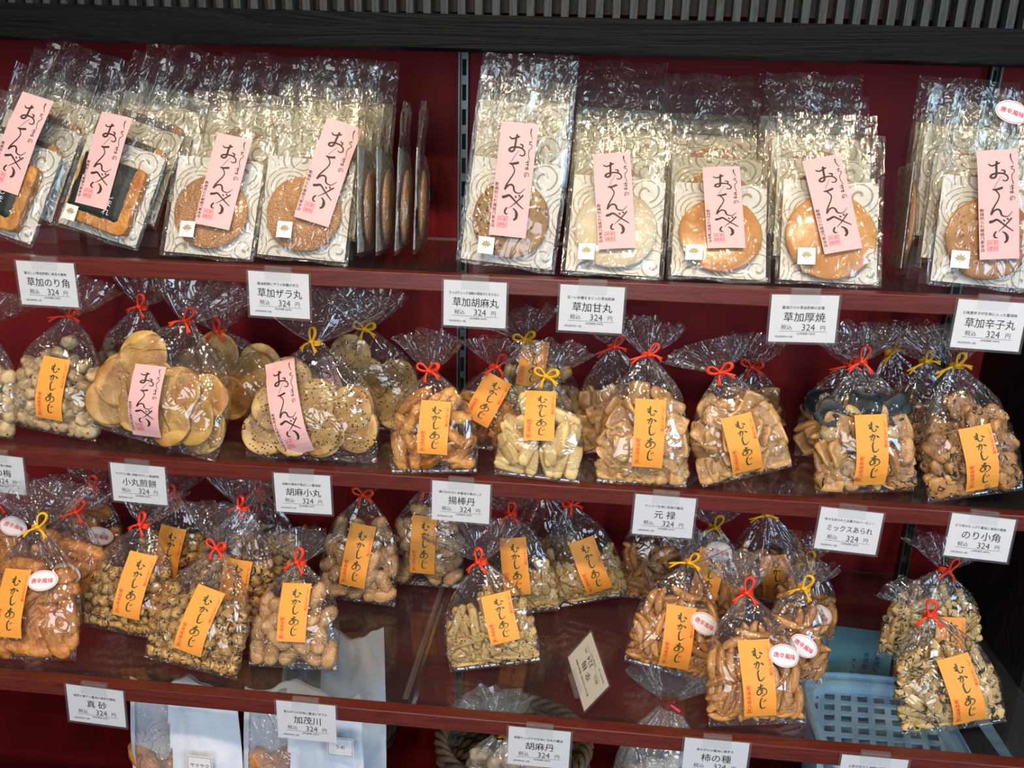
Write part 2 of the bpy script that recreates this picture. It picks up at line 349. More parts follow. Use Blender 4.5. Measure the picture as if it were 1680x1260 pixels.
# ------------------------------------------------------------------ lettering (2-D meshes in label units: x right, y up, centre 0)
_txt = {}
def text_2d(s, size, vertical=False, spacing=1.0, bold=0.0):
    """flat text triangles as (verts, faces), centred"""
    key = (s, round(size, 5), vertical, spacing, bold)
    if key in _txt: return _txt[key]
    def one(t):
        cu = bpy.data.curves.new('t', 'FONT'); cu.body = t; cu.size = size; cu.resolution_u = 2; cu.fill_mode = 'FRONT'
        cu.space_character = spacing
        ob = bpy.data.objects.new('t', cu); COL.objects.link(ob)
        dg = bpy.context.evaluated_depsgraph_get(); me = bpy.data.meshes.new_from_object(ob.evaluated_get(dg))
        vs = [v.co[:2] for v in me.vertices]; fs = [tuple(p.vertices) for p in me.polygons]
        bpy.data.objects.remove(ob); bpy.data.curves.remove(cu); bpy.data.meshes.remove(me)
        return np.array(vs) if vs else np.zeros((0, 2)), fs
    if vertical:
        V = []; F = []; b = 0
        for i, ch in enumerate(s):
            v, f = one(ch)
            if not len(v): continue
            v = v - np.array([(v[:, 0].min() + v[:, 0].max()) / 2, size * 0.35]) - np.array([0, i * size * 1.04 * spacing])
            V.append(v); F += [tuple(k + b for k in t) for t in f]; b += len(v)
        V = np.vstack(V) if V else np.zeros((0, 2))
    else: V, F = one(s)
    if len(V): V = V - (V.min(0) + V.max(0)) / 2
    if bold and len(V):                      # heavier strokes: the outline laid twice, a hair apart
        n = len(V); V = np.vstack([V - [bold, 0], V + [bold, bold * .5]]); F = F + [tuple(k + n for k in t) for t in F]
    _txt[key] = (V, F); return _txt[key]
def put2(acc, vf, dx, dy, sx=1, sy=1):
    V, F = vf; b = len(acc[0]); acc[0].extend([(x * sx + dx, y * sy + dy) for x, y in V]); acc[1].extend([tuple(i + b for i in f) for f in F])
def brush(strokes, aff):
    """brush strokes -> 2-D triangles; stroke = ([(x,y)...], w0, w1, [wmid])"""
    acc = ([], [])
    for st in strokes:
        pts = spline(st[0], 5); n = len(pts); w0, w1 = st[1], st[2]; wm = st[3] if len(st) > 3 else (w0 + w1) / 2 * 1.15
        V = []
        for i, p in enumerate(pts):
            a = pts[max(0, i - 1)]; b = pts[min(n - 1, i + 1)]; t = b - a; L = np.hypot(*t) or 1; t = t / L; nn = np.array([-t[1], t[0]])
            s = i / (n - 1); w = ((w0 * (1 - 2 * s) + wm * 2 * s) if s < .5 else (wm * (2 - 2 * s) + w1 * (2 * s - 1))) / 2
            if i == 0: V += [p - t * w * 0.5]
            V += [p + nn * w, p - nn * w]
            if i == n - 1: V += [p + t * w * 0.5]
        F = [(0, 1, 2)] + [(1 + 2 * i, 3 + 2 * i, 4 + 2 * i, 2 + 2 * i) for i in range(n - 1)] + [(len(V) - 3, len(V) - 1, len(V) - 2)]
        b0 = len(acc[0]); acc[0].extend([aff(q) for q in V]); acc[1].extend([tuple(i + b0 for i in f) for f in F])
    return acc
def affine(TL, U, V, w, h):
    A = np.array([[U[0], V[0]], [U[1], V[1]]], float); Ai = np.linalg.inv(A)
    def f(q):
        u, v = Ai @ (np.array(q, float) - np.array(TL)); return ((u - .5) * w, (.5 - v) * h)
    return f
OSEN = [([(283, 228), (305, 246), (345, 236), (374, 222)], 10, 12), ([(352, 208), (342, 250), (335, 300), (325, 345), (300, 358), (281, 345), (300, 325), (345, 318), (390, 325), (418, 350), (420, 378), (400, 392), (376, 384)], 16, 8, 15),
        ([(378, 290), (402, 302), (398, 328)], 8, 8, 14), ([(370, 345), (330, 400), (302, 445)], 2, 3), ([(286, 462), (320, 464), (367, 452)], 12, 18),
        ([(303, 466), (320, 488), (332, 520), (318, 560), (285, 610), (260, 650), (245, 690)], 10, 14, 9), ([(245, 690), (275, 655), (305, 645), (325, 662), (330, 695), (350, 712), (385, 712), (426, 672)], 12, 3, 15),
        ([(226, 757), (258, 748), (288, 738), (320, 765), (360, 805), (412, 850)], 22, 8, 15), ([(412, 732), (370, 775), (330, 812), (285, 848)], 12, 3, 9), ([(340, 742), (350, 756)], 10, 12), ([(372, 730), (382, 745)], 10, 12),
        ([(268, 845), (249, 872), (252, 896), (272, 902)], 12, 8, 15), ([(322, 850), (345, 870), (354, 900), (348, 932), (328, 950)], 8, 14, 24)]
OSEN_S = [([(477, 150), (472, 190), (486, 243)], 9, 3), ([(455, 268), (482, 262), (460, 285), (484, 296), (478, 320), (455, 342)], 4, 4), ([(462, 340), (454, 370), (460, 410), (464, 428)], 4, 4),
          ([(428, 447), (464, 441)], 4, 4), ([(430, 466), (462, 462)], 4, 4), ([(450, 428), (447, 500), (430, 503), (432, 490), (458, 503)], 5, 4), ([(441, 545), (425, 572), (421, 548), (440, 535), (460, 547), (450, 568)], 4, 3)]
MUKA = [([(338, 278), (365, 270), (398, 260)], 14, 12), ([(385, 228), (381, 270), (379, 308), (362, 324), (350, 308), (368, 298), (382, 322), (387, 355), (410, 364), (438, 352), (441, 328)], 16, 10, 15), ([(438, 288), (474, 314)], 12, 18),
        ([(336, 436), (370, 426), (406, 418), (406, 450), (387, 490), (368, 497)], 14, 8, 15), ([(385, 400), (375, 440), (350, 484)], 12, 10), ([(434, 424), (468, 454)], 12, 18),
        ([(392, 516), (372, 545), (370, 590), (376, 640), (400, 654), (430, 640), (458, 612)], 14, 5, 20), ([(342, 738), (375, 735), (412, 714)], 12, 14), ([(388, 698), (378, 760), (394, 828)], 14, 10),
        ([(412, 748), (387, 810), (345, 838), (320, 812), (340, 775), (385, 753), (430, 760), (458, 790), (447, 828), (407, 852), (378, 860)], 10, 6, 15),
        ([(388, 883), (360, 920), (352, 980), (359, 1020), (387, 1032), (424, 1018)], 12, 6, 18), ([(398, 922), (410, 942)], 8, 9), ([(424, 912), (435, 932)], 8, 9)]
PW, PH = 0.040, 0.123; OW, OH = 0.0345, 0.080
aP = affine((207, 95), (333, 12), (-102, 995), PW, PH); aO = affine((165, 112), (447, 27), (-43, 1022), OW, OH)
def scaled(s, k): return [tuple([st[0]] + [w * k for w in st[1:]]) for st in s]
# brush widths stay in crop units: the affine scales them with the points
pink_ink = brush(scaled(OSEN, 1.15), aP); put2(pink_ink, brush(scaled(OSEN_S, 1.25), aP), 0, 0)
put2(pink_ink, text_2d('敷嶋阿られ嵯峨乃家本店', 0.0043, True), *[(a + b) / 2 for a, b in zip(aP((176, 600)), aP((140, 1050)))])
def frame2(acc, x0, x1, y0, y1, w):
    for a, b, c, d in ((x0, x1, y0, y0 + w), (x0, x1, y1 - w, y1), (x0, x0 + w, y0, y1), (x1 - w, x1, y0, y1)):
        put2(acc, ([(a, c), (b, c), (b, d), (a, d)], [(0, 1, 2, 3)]), 0, 0)
pink_stamp = ([], []); c0 = aP((226, 970)); frame2(pink_stamp, c0[0] - .0053, c0[0] + .0053, c0[1] - .006, c0[1] + .006, 0.0006)
put2(pink_stamp, text_2d('本家', 0.0045, False), c0[0], c0[1] + .0028); put2(pink_stamp, text_2d('謹製', 0.0045, False), c0[0], c0[1] - .0026)
orange_ink = brush(scaled(MUKA, 1.3), aO)
orange_red = ([], []); q = aO((564, 410)); put2(orange_red, text_2d('しろしまの名菓', 0.0043, True), q[0], q[1])
q0, q1 = aO((178, 706)), aO((248, 1086)); frame2(orange_red, q0[0], q0[0] + .0058, q1[1], q0[1], .0004)
put2(orange_red, text_2d('敷嶋嵯峨乃家', 0.0046, True), q0[0] + .0029, (q0[1] + q1[1]) / 2)
oval_txt = text_2d('唐辛風味', 0.0062, bold=0.00012)

def subdiv_rect(w, h, nx, nz):
    V = [((i / nx - .5) * w, (j / nz - .5) * h) for j in range(nz + 1) for i in range(nx + 1)]
    F = [(j * (nx + 1) + i, j * (nx + 1) + i + 1, (j + 1) * (nx + 1) + i + 1, (j + 1) * (nx + 1) + i) for j in range(nz) for i in range(nx)]
    return V, F
def ellipse2(a, b, n=40, rings=4):
    V = [(0, 0)]; F = []
    for r in range(1, rings + 1):
        for k in range(n): V.append((a * r / rings * math.cos(2 * PI * k / n), b * r / rings * math.sin(2 * PI * k / n)))
    for k in range(n): F.append((0, 1 + k, 1 + (k + 1) % n))
    for r in range(1, rings):
        for k in range(n):
            a0 = 1 + (r - 1) * n + k; a1 = 1 + (r - 1) * n + (k + 1) % n; F.append((a0, a0 + n, a1 + n, a1))
    return V, F
def ring2(a, b, w, n=48):
    V = []; 
    for k in range(n):
        c, s = math.cos(2 * PI * k / n), math.sin(2 * PI * k / n); V += [(a * c, b * s), ((a - w) * c, (b - w) * s)]
    return V, [(2 * k, 2 * ((k + 1) % n), 2 * ((k + 1) % n) + 1, 2 * k + 1) for k in range(n)]
def wrap(vf, place, lift):
    """place(x,z)-> 3-D point and front direction (towards -y)"""
    V, F = vf
    return [place(x, z, lift) for x, z in V], F
def sheet(vf, place, lift, thick, name, mat, parent):
    """a thin solid sheet following the surface"""
    V, F = vf; n = len(V)
    a = [place(x, z, lift) for x, z in V]; b = [place(x, z, lift - thick) for x, z in V]
    cnt = {}
    for f in F:
        for i in range(len(f)):
            e = (f[i], f[(i + 1) % len(f)]); cnt[e] = 1
    rim = [(x, y) for (x, y) in cnt if (y, x) not in cnt]
    faces = [tuple(f) for f in F] + [tuple(i + n for i in f[::-1]) for f in F] + [(x, x + n, y + n, y) for x, y in rim]
    return link(name, mesh_from(name, a + b, faces, mat), parent)

def label_parts(parent, kind, place_base, cx, cz, ang, sx=1.0, sz=1.0, over_z=None):
    """kind 'pink' / 'orange' / 'oval' / 'crest'; place_base(x,z,lift)->Vector in the packet's frame"""
    ca, sa = math.cos(ang), math.sin(ang)
    def place(x, z, lift):
        x *= sx; z *= sz
        return place_base(cx + x * ca - z * sa, cz + x * sa + z * ca, lift)
    if kind in ('pink', 'orange'):
        w, h = (PW, PH) if kind == 'pink' else (OW, OH)
        lb = sheet(subdiv_rect(w, h, 8, 20), place, 0.0004, 0.0003, 'label', kind, parent)
        v, f = wrap(pink_ink if kind == 'pink' else orange_ink, place, 0.00075)
        link('brush_lettering', mesh_from('brush_lettering', v, f, 'ink' if kind == 'pink' else 'green_ink'), lb)
        v, f = wrap(pink_stamp if kind == 'pink' else orange_red, place, 0.00075)
        link('red_stamp', mesh_from('red_stamp', v, f, 'stamp_pink' if kind == 'pink' else 'red_ink'), lb)
    elif kind == 'oval':
        lb = sheet(ellipse2(0.0172, 0.0118), place, 0.0012, 0.0002, 'oval_sticker', 'oval_paper', parent)
        acc = ([], []); put2(acc, ring2(0.0162, 0.0108, 0.00045), 0, 0)
        v, f = wrap(acc, place, 0.0016); link('sticker_outline', mesh_from('sticker_outline', v, f, 'red_print'), lb)
        v, f = wrap(oval_txt, place, 0.0016); link('red_lettering', mesh_from('red_lettering', v, f, 'red_print'), lb)
    elif kind == 'crest':
        lb = sheet(subdiv_rect(0.0175, 0.0180, 3, 3), place, 0.0004, 0.0002, 'square_sticker', 'oval_paper', parent)
        acc = ([], [])
        for a in (-75, -38, 0, 38, 75):
            r = math.radians(a); L = .0062
            leaf = [(0, 0), (.0014, L * .5), (0, L), (-.0014, L * .5)]
            put2(acc, ([(x * math.cos(r) + y * math.sin(r), -x * math.sin(r) + y * math.cos(r)) for x, y in leaf], [(0, 1, 2, 3)]), 0, 0)
        for a in (-115, 115, 180):
            r = math.radians(a); L = .0045; leaf = [(0, 0), (.0005, L * .5), (0, L), (-.0005, L * .5)]
            put2(acc, ([(x * math.cos(r) + y * math.sin(r), -x * math.sin(r) + y * math.cos(r)) for x, y in leaf], [(0, 1, 2, 3)]), 0, 0)
        v, f = wrap(acc, place, 0.0007); link('leaf_crest', mesh_from('leaf_crest', v, f, 'crest'), lb)
    return lb

# ------------------------------------------------------------------ cracker pieces
_ico = {}
def ico(sub):
    if sub not in _ico:
        bm = bmesh.new(); bmesh.ops.create_icosphere(bm, subdivisions=sub, radius=1); bm.verts.index_update()
        _ico[sub] = ([v.co.copy() for v in bm.verts], [tuple(v.index for v in f.verts) for f in bm.faces]); bm.free()
    return _ico[sub]
def blob(name, dims, p=2.0, amp=0.1, ns=1.5, seed=0, bend=0.0, taper=0.0, mat='ball', sub=3, ridge=0.0, wavy=0.0, waist=0.0):
    V, F = ico(sub); out = []; hx, hy, hz = [d / 2 for d in dims]; sd = Vector((seed * 7.3, seed * 3.1, seed * 1.7)); m = min(dims) / 2
    for d in V:
        n = (abs(d.x) ** p + abs(d.y) ** p + abs(d.z) ** p) ** (1 / p); q = d / n
        k = 1 - taper * abs(q.x) ** 1.5 - waist * (1 - min(1, abs(q.x) * 2.2)) ** 2
        co = Vector((q.x * hx, q.y * hy * k, q.z * hz * k))
        nz = noise.noise(d * ns + sd) * amp + noise.noise(d * ns * 3 + sd) * amp * 0.45
        if ridge: nz += math.sin(q.z * 9) * ridge
        co += d * nz * m * 2
        if wavy: co.y += noise.noise(Vector((q.x * 1.6, seed, q.z * 1.6))) * wavy
        if bend: co.z += bend * (q.x * q.x - 0.4) * hx
        out.append(co)
    return mesh_from(name, out, F, mat, True)
PIECES = {}
FORM = dict(plum=('round', 50), ball=('round', 84), agebo=('long', 24), pale=('long', 28), genroku=('flat', 40), norikaku=('flat', 28), spicyfry=('long', 14),
            peanut=('long', 30), goma_stick=('long', 52), kaki=('long', 60), noristick=('long', 56), seaweed=('flat', 5))
def piece_set(key, n, L, r, **kw):
    fm, cn = FORM.get(key, ('round', 30))
    PIECES[key] = dict(form=fm, n=cn, m=[blob(key + '_cracker', seed=i + 1, **kw) for i in range(n)], L=L, r=r)
piece_set('plum', 4, .020, .0088, dims=(.022, .015, .019), p=2.4, amp=.16, mat='plum')
piece_set('ball', 4, .013, .0076, dims=(.0165, .0155, .0158), amp=.15, mat='ball')
piece_set('agebo', 4, .046, .0082, dims=(.046, .0155, .0165), p=2.8, amp=.22, ns=2.2, mat='agebo', waist=.12)
piece_set('pale', 4, .038, .0074, dims=(.040, .013, .0155), p=4.5, amp=.10, ns=2.5, mat='pale', ridge=.05)
piece_set('genroku', 4, .028, .0058, dims=(.031, .0050, .024), p=9, amp=.04, ns=1.2, mat='genroku', wavy=.004)
piece_set('norikaku', 4, .031, .0058, dims=(.031, .010, .027), p=6, amp=.10, ns=2.5, mat='norikaku')
piece_set('spicyfry', 4, .058, .0105, dims=(.062, .017, .024), p=3, amp=.22, ns=2.6, mat='spicyfry')
piece_set('peanut', 4, .030, .0092, dims=(.033, .018, .019), p=2.6, amp=.09, mat='peanut', waist=.08)
piece_set('goma_stick', 4, .046, .0046, dims=(.048, .0055, .0105), p=6, amp=.10, ns=2, mat='goma_stick')
piece_set('kaki', 4, .036, .0052, dims=(.039, .0098, .0105), p=2.7, amp=.12, ns=1.8, mat='kaki', bend=.22, taper=.12)
piece_set('noristick', 4, .034, .0053, dims=(.036, .0095, .0105), p=3.2, amp=.14, ns=2.2, mat='noristick')
piece_set('maru', 4, .05, .02, dims=(.059, .006, .059), p=2.0, amp=.05, ns=2.5, mat='maru', wavy=.006)
piece_set('goma_maru', 4, .05, .02, dims=(.057, .006, .057), p=2.0, amp=.05, ns=2.5, mat='goma_maru', wavy=.005)
piece_set('white_puff', 3, .03, .013, dims=(.034, .022, .028), p=2.2, amp=.2, mat='white_lump')
piece_set('seaweed', 3, .03, .012, dims=(.036, .0020, .030), p=10, amp=.1, ns=1.5, mat='nori', wavy=.006)

# ------------------------------------------------------------------ tied pouch
def sm(x, xs, ys):
    return np.interp(x, xs, ys)
class Pouch:
    def __init__(s, W, H, T, seed):
        s.W, s.H, s.T, s.seed = W, H, T, seed; s.extra = 0.0; s.seal = 0.007; rnd = random.Random(seed); s.rnd = rnd
        xs = np.linspace(0, 1, 60)
        w = sm(xs, [0, .06, .35, .52, .68, .82, .93, 1], [.96, 1, .98, .90, .72, .45, .20, .075])
        t = sm(xs, [0, .08, .25, .48, .68, .84, 1], [.03, .60, 1, .92, .66, .36, .10])
        k = np.ones(5) / 5
        s.wv = np.convolve(np.pad(w, 2, 'edge'), k, 'valid'); s.tv = np.convolve(np.pad(t, 2, 'edge'), k, 'valid'); s.xs = xs
        s.sway = rnd.uniform(-.05, .05) * W
    def prof(s, z):
        v = min(1.0, max(0.0, (z - s.seal) / (s.H - s.seal)))
        return float(np.interp(v, s.xs, s.wv)) * s.W / 2, float(np.interp(v, s.xs, s.tv)) * s.T / 2, v
    def front(s, x, z):
        w, t, v = s.prof(z); u = min(.96, abs(x) / max(w, 1e-4)); return -t * (1 - u ** 2.4) ** 0.55
    def label_place(s):
        def f(x, z, lift):
            # the paper is stiffer than the film: average the surface around the point
            y = (s.front(x, z) * 2 + s.front(x, z + .008) + s.front(x, z - .008) + s.front(x * .8, z)) / 5
            return Vector((x, y - 0.0028 - s.extra - lift, z))
        return f
    def film_mesh(s):
        nu, nv = 72, 46; V = []; F = []; H = s.H; rnd = s.rnd; sd = Vector((s.seed * 3.7, s.seed * 1.3, 0)); ph = [rnd.uniform(0, 6.28) for _ in range(4)]
        fan = rnd.uniform(.34, .46) * s.W; fanw = rnd.uniform(.38, .56) * s.W; lean = rnd.uniform(-.25, .25)
        rows = []
        for j in range(nv + 1):
            z = H * (j / nv) if j else 0; rows.append(z)
        for z in rows:
            w, t, v = s.prof(z)
            if z < s.seal: t = 0.0006
            fold = max(0, (v - .45) / .55) ** 1.3
            for i in range(nu):
                th = 2 * PI * i / nu; cx, sy = math.cos(th), math.sin(th)
                x = w * math.copysign(abs(cx) ** .95, cx); y = -t * math.copysign(abs(sy) ** 1.05, sy)
                k = 1 + fold * (.20 * math.sin(9 * th + ph[0]) + .14 * math.sin(17 * th + ph[1] + v * 3))
                r = noise.ridged_multi_fractal(Vector((x * 22, z * 17, y * 20)) + sd, 1.0, 2.1, 3, 1.0, 2.0)
                amp = 0.0030 * min(1, z / .02) * (1 - .5 * fold)
                if z < s.seal * 1.2: amp = .0003
                dx = (r - 1.1) * amp
                V.append((x * k + s.sway * v * v * 0 + cx * dx, y * k - sy * dx * 1.2, z + noise.noise(Vector((x * 30, y * 30, 5))) * .0015 * (z > s.seal)))
        # fan above the tie
        nf = 12
        for j in range(1, nf + 1):
            q = j / nf; w0 = .075 * s.W / 2; ww = w0 + (fanw - w0) * (q ** .8); yy = .004 + .022 * q
            for i in range(nu):
                th = 2 * PI * i / nu
                c = math.cos(th)
                ruf = math.sin(6 * th + ph[2]) * .5 + math.sin(11 * th + ph[3]) * .35
                z = H + fan * q * (1 - .25 * abs(c) ** 2) + .01 * q * noise.noise(Vector((c * 4, s.seed, q)))
                V.append((ww * c + lean * fan * q * q + .004 * q * ruf, -math.sin(th) * yy * .55 + ruf * yy * .6, z))
        nr = nv + 1 + nf
        for j in range(nr - 1):
            for i in range(nu):
                a = j * nu + i; b = j * nu + (i + 1) % nu; F.append((a, b, b + nu, a + nu))
        # bottom seal crimp closes the bag
        F += [(i, (nu - i) % nu, (nu - i - 1) % nu, i + 1) for i in range(1, nu // 2 - 1)] + [(0, nu - 1, 1)]
        return mesh_from('film', V, F, 'film', True)

def tie_mesh(style, seed, mat):
    rnd = random.Random(seed); mb = MB(); r0 = .0013
    for k in range(3):
        mb.tube([(.0068 * math.cos(a), .0052 * math.sin(a), (k - 1) * .0022 + .001 * math.sin(a * 2)) for a in np.linspace(0, 2 * PI, 20, endpoint=False)], r0, 6, True)
    def loop(ang, L, w):
        c, s_ = math.cos(ang), math.sin(ang); pts = []
        for a in np.linspace(0, 2 * PI, 22, endpoint=False):
            l = L * (1 - math.cos(a)) / 2; q = w * math.sin(a) * (0.4 + l / L)
            pts.append((c * l - s_ * q, -.007 - .004 * l / L, s_ * l + c * q))
        mb.tube(pts, r0, 6, True); mb.tube([(x * .9, y - .001, z * .93 + .0006) for x, y, z in pts], r0, 6, True)
    def tail(ang, L):
        c, s_ = math.cos(ang), math.sin(ang)
        for dd in (-.10, .10):
            mb.tube(spline([(0, -.007, 0), (c * L * .5, -.010, s_ * L * .5 + .002), (math.cos(ang + dd) * L, -.009, math.sin(ang + dd) * L)], 5), r0, 6)
    if style == 0: loop(1.45 + rnd.uniform(-.3, .3), .019, .005); tail(-2.6, .018); tail(-.9, .016)
    elif style == 1: loop(.45, .017, .004); loop(2.6, .015, .004); tail(-1.9, .014); tail(-.5, .017)
    else: loop(1.0, .016, .004); tail(3.5, .024); tail(-.3, .015)
    mb.tube([(-.003, -.0075, 0), (.0, -.0095, .001), (.003, -.0075, 0)], .0024, 8)
    return mb.mesh('ribbon_tie', mat, True)
TIES = {(c, k): tie_mesh(k, k * 5 + 1, c + '_tie') for c in ('red', 'yellow') for k in range(3)}

# each piece is packed as a few spheres: (offsets, radius)
SPH = {'round': lambda ps: ([(0, 0, 0)], ps['r']),
       'long': lambda ps: ([(k * (ps['L'] / 2 - ps['r']), 0, 0) for k in ((-1, -.33, .33, 1) if ps['L'] > 5 * ps['r'] else (-1, 0, 1))], ps['r']),
       'flat': lambda ps: ([(sx * (ps['L'] / 2 - .0065), 0, sz * (ps['L'] * .37 - .0065)) for sx in (-1, 1) for sz in (-1, 1)] + [(0, 0, 0)], .0058)}
def pack(P, ps, N, fill, rnd):
    """settle N pieces inside the pouch; returns their matrices"""
    rs = np.random.RandomState(P.seed * 11 + 5); zt = P.seal + fill * (P.H - P.seal); form = ps['form']
    offs, r = SPH[form](ps); offs = np.array(offs, float); K = len(offs)
    Rm = []; base_ang = rnd.uniform(-.3, .3)
    for i in range(N):
        if form == 'round': e = Euler((rnd.uniform(0, 6), rnd.uniform(0, 6), rnd.uniform(0, 6)))
        elif form == 'flat': e = Euler((rnd.gauss(0, .35), rnd.uniform(0, 6), rnd.gauss(0, .35)))
        else: e = Euler((rnd.uniform(0, 6), 0, 0)).to_matrix().to_4x4() @ Matrix.Identity(4)
        if form == 'long':
            a = rnd.gauss(PI / 2 * rnd.choice((0, 1, 1)) + base_ang, .5)
            Rm.append((Euler((0, -a, rnd.uniform(-.2, .2))).to_matrix() @ Matrix.Rotation(rnd.choice((0, PI)) + rnd.uniform(-.4, .4), 3, 'X')))
        else: Rm.append(e.to_matrix())
    R = np.array([[list(row) for row in m] for m in Rm]); O = np.einsum('nij,kj->nki', R, offs)
    C = np.zeros((N, 3)); C[:, 2] = P.seal + r + rs.rand(N) * (zt - P.seal - r) * 1.1
    C[:, 0] = (rs.rand(N) - .5) * P.W * .7; C[:, 1] = (rs.rand(N) - .5) * P.T * .6
    own = np.repeat(np.arange(N), K); same = own[:, None] == own[None, :]
    for it in range(140):
        X = (C[:, None, :] + O).reshape(-1, 3)
        D = X[:, None, :] - X[None, :, :]; d = np.sqrt((D ** 2).sum(-1)) + 1e-6; d[same] = 9
        ov = np.clip(1.98 * r - d, 0, None); push = (D / d[..., None] * (ov * .45)[..., None]).sum(1)
        C += push.reshape(N, K, 3).sum(1) / max(1, K * .6)
        if it < 115: C[:, 2] -= .0006
        for _ in range(2):
            X = (C[:, None, :] + O)
            z = X[..., 2]; v = np.clip((z - P.seal) / (P.H - P.seal), 0, 1); w = np.interp(v, P.xs, P.wv) * P.W / 2; t = np.interp(v, P.xs, P.tv) * P.T / 2
            lim = np.maximum(w * .97 - r, .001); dx = np.clip(X[..., 0], -lim, lim) - X[..., 0]
            u = np.clip(np.abs(X[..., 0]) / np.maximum(w, 1e-4), 0, .97); tl = np.maximum(t * (1 - u ** 2.4) ** .55 - r * 1.05, .0003)
            dy = np.clip(X[..., 1], -tl, tl) - X[..., 1]
            C[:, 0] += np.where(dx.max(1) > -dx.min(1), dx.max(1), dx.min(1)); C[:, 1] += np.where(dy.max(1) > -dy.min(1), dy.max(1), dy.min(1)) * .9
            C[:, 2] += np.clip(P.seal + r * .7 - (C[:, None, :] + O)[..., 2], 0, None).max(1)
    tz = (C[:, None, :] + O)[..., 2].max(1) + r; tx = np.abs((C[:, None, :] + O)[..., 0]); vv = np.clip(((C[:, None, :] + O)[..., 2] - P.seal) / (P.H - P.seal), 0, 1)
    bad = (tx - np.interp(vv, P.xs, P.wv) * P.W / 2 + r * .8).max(1) > .004
    return [Matrix.Translation(Vector(c.tolist())) @ m.to_4x4() for c, m, z_, b_ in zip(C, Rm, tz, bad) if z_ < P.H * .86 and not b_]

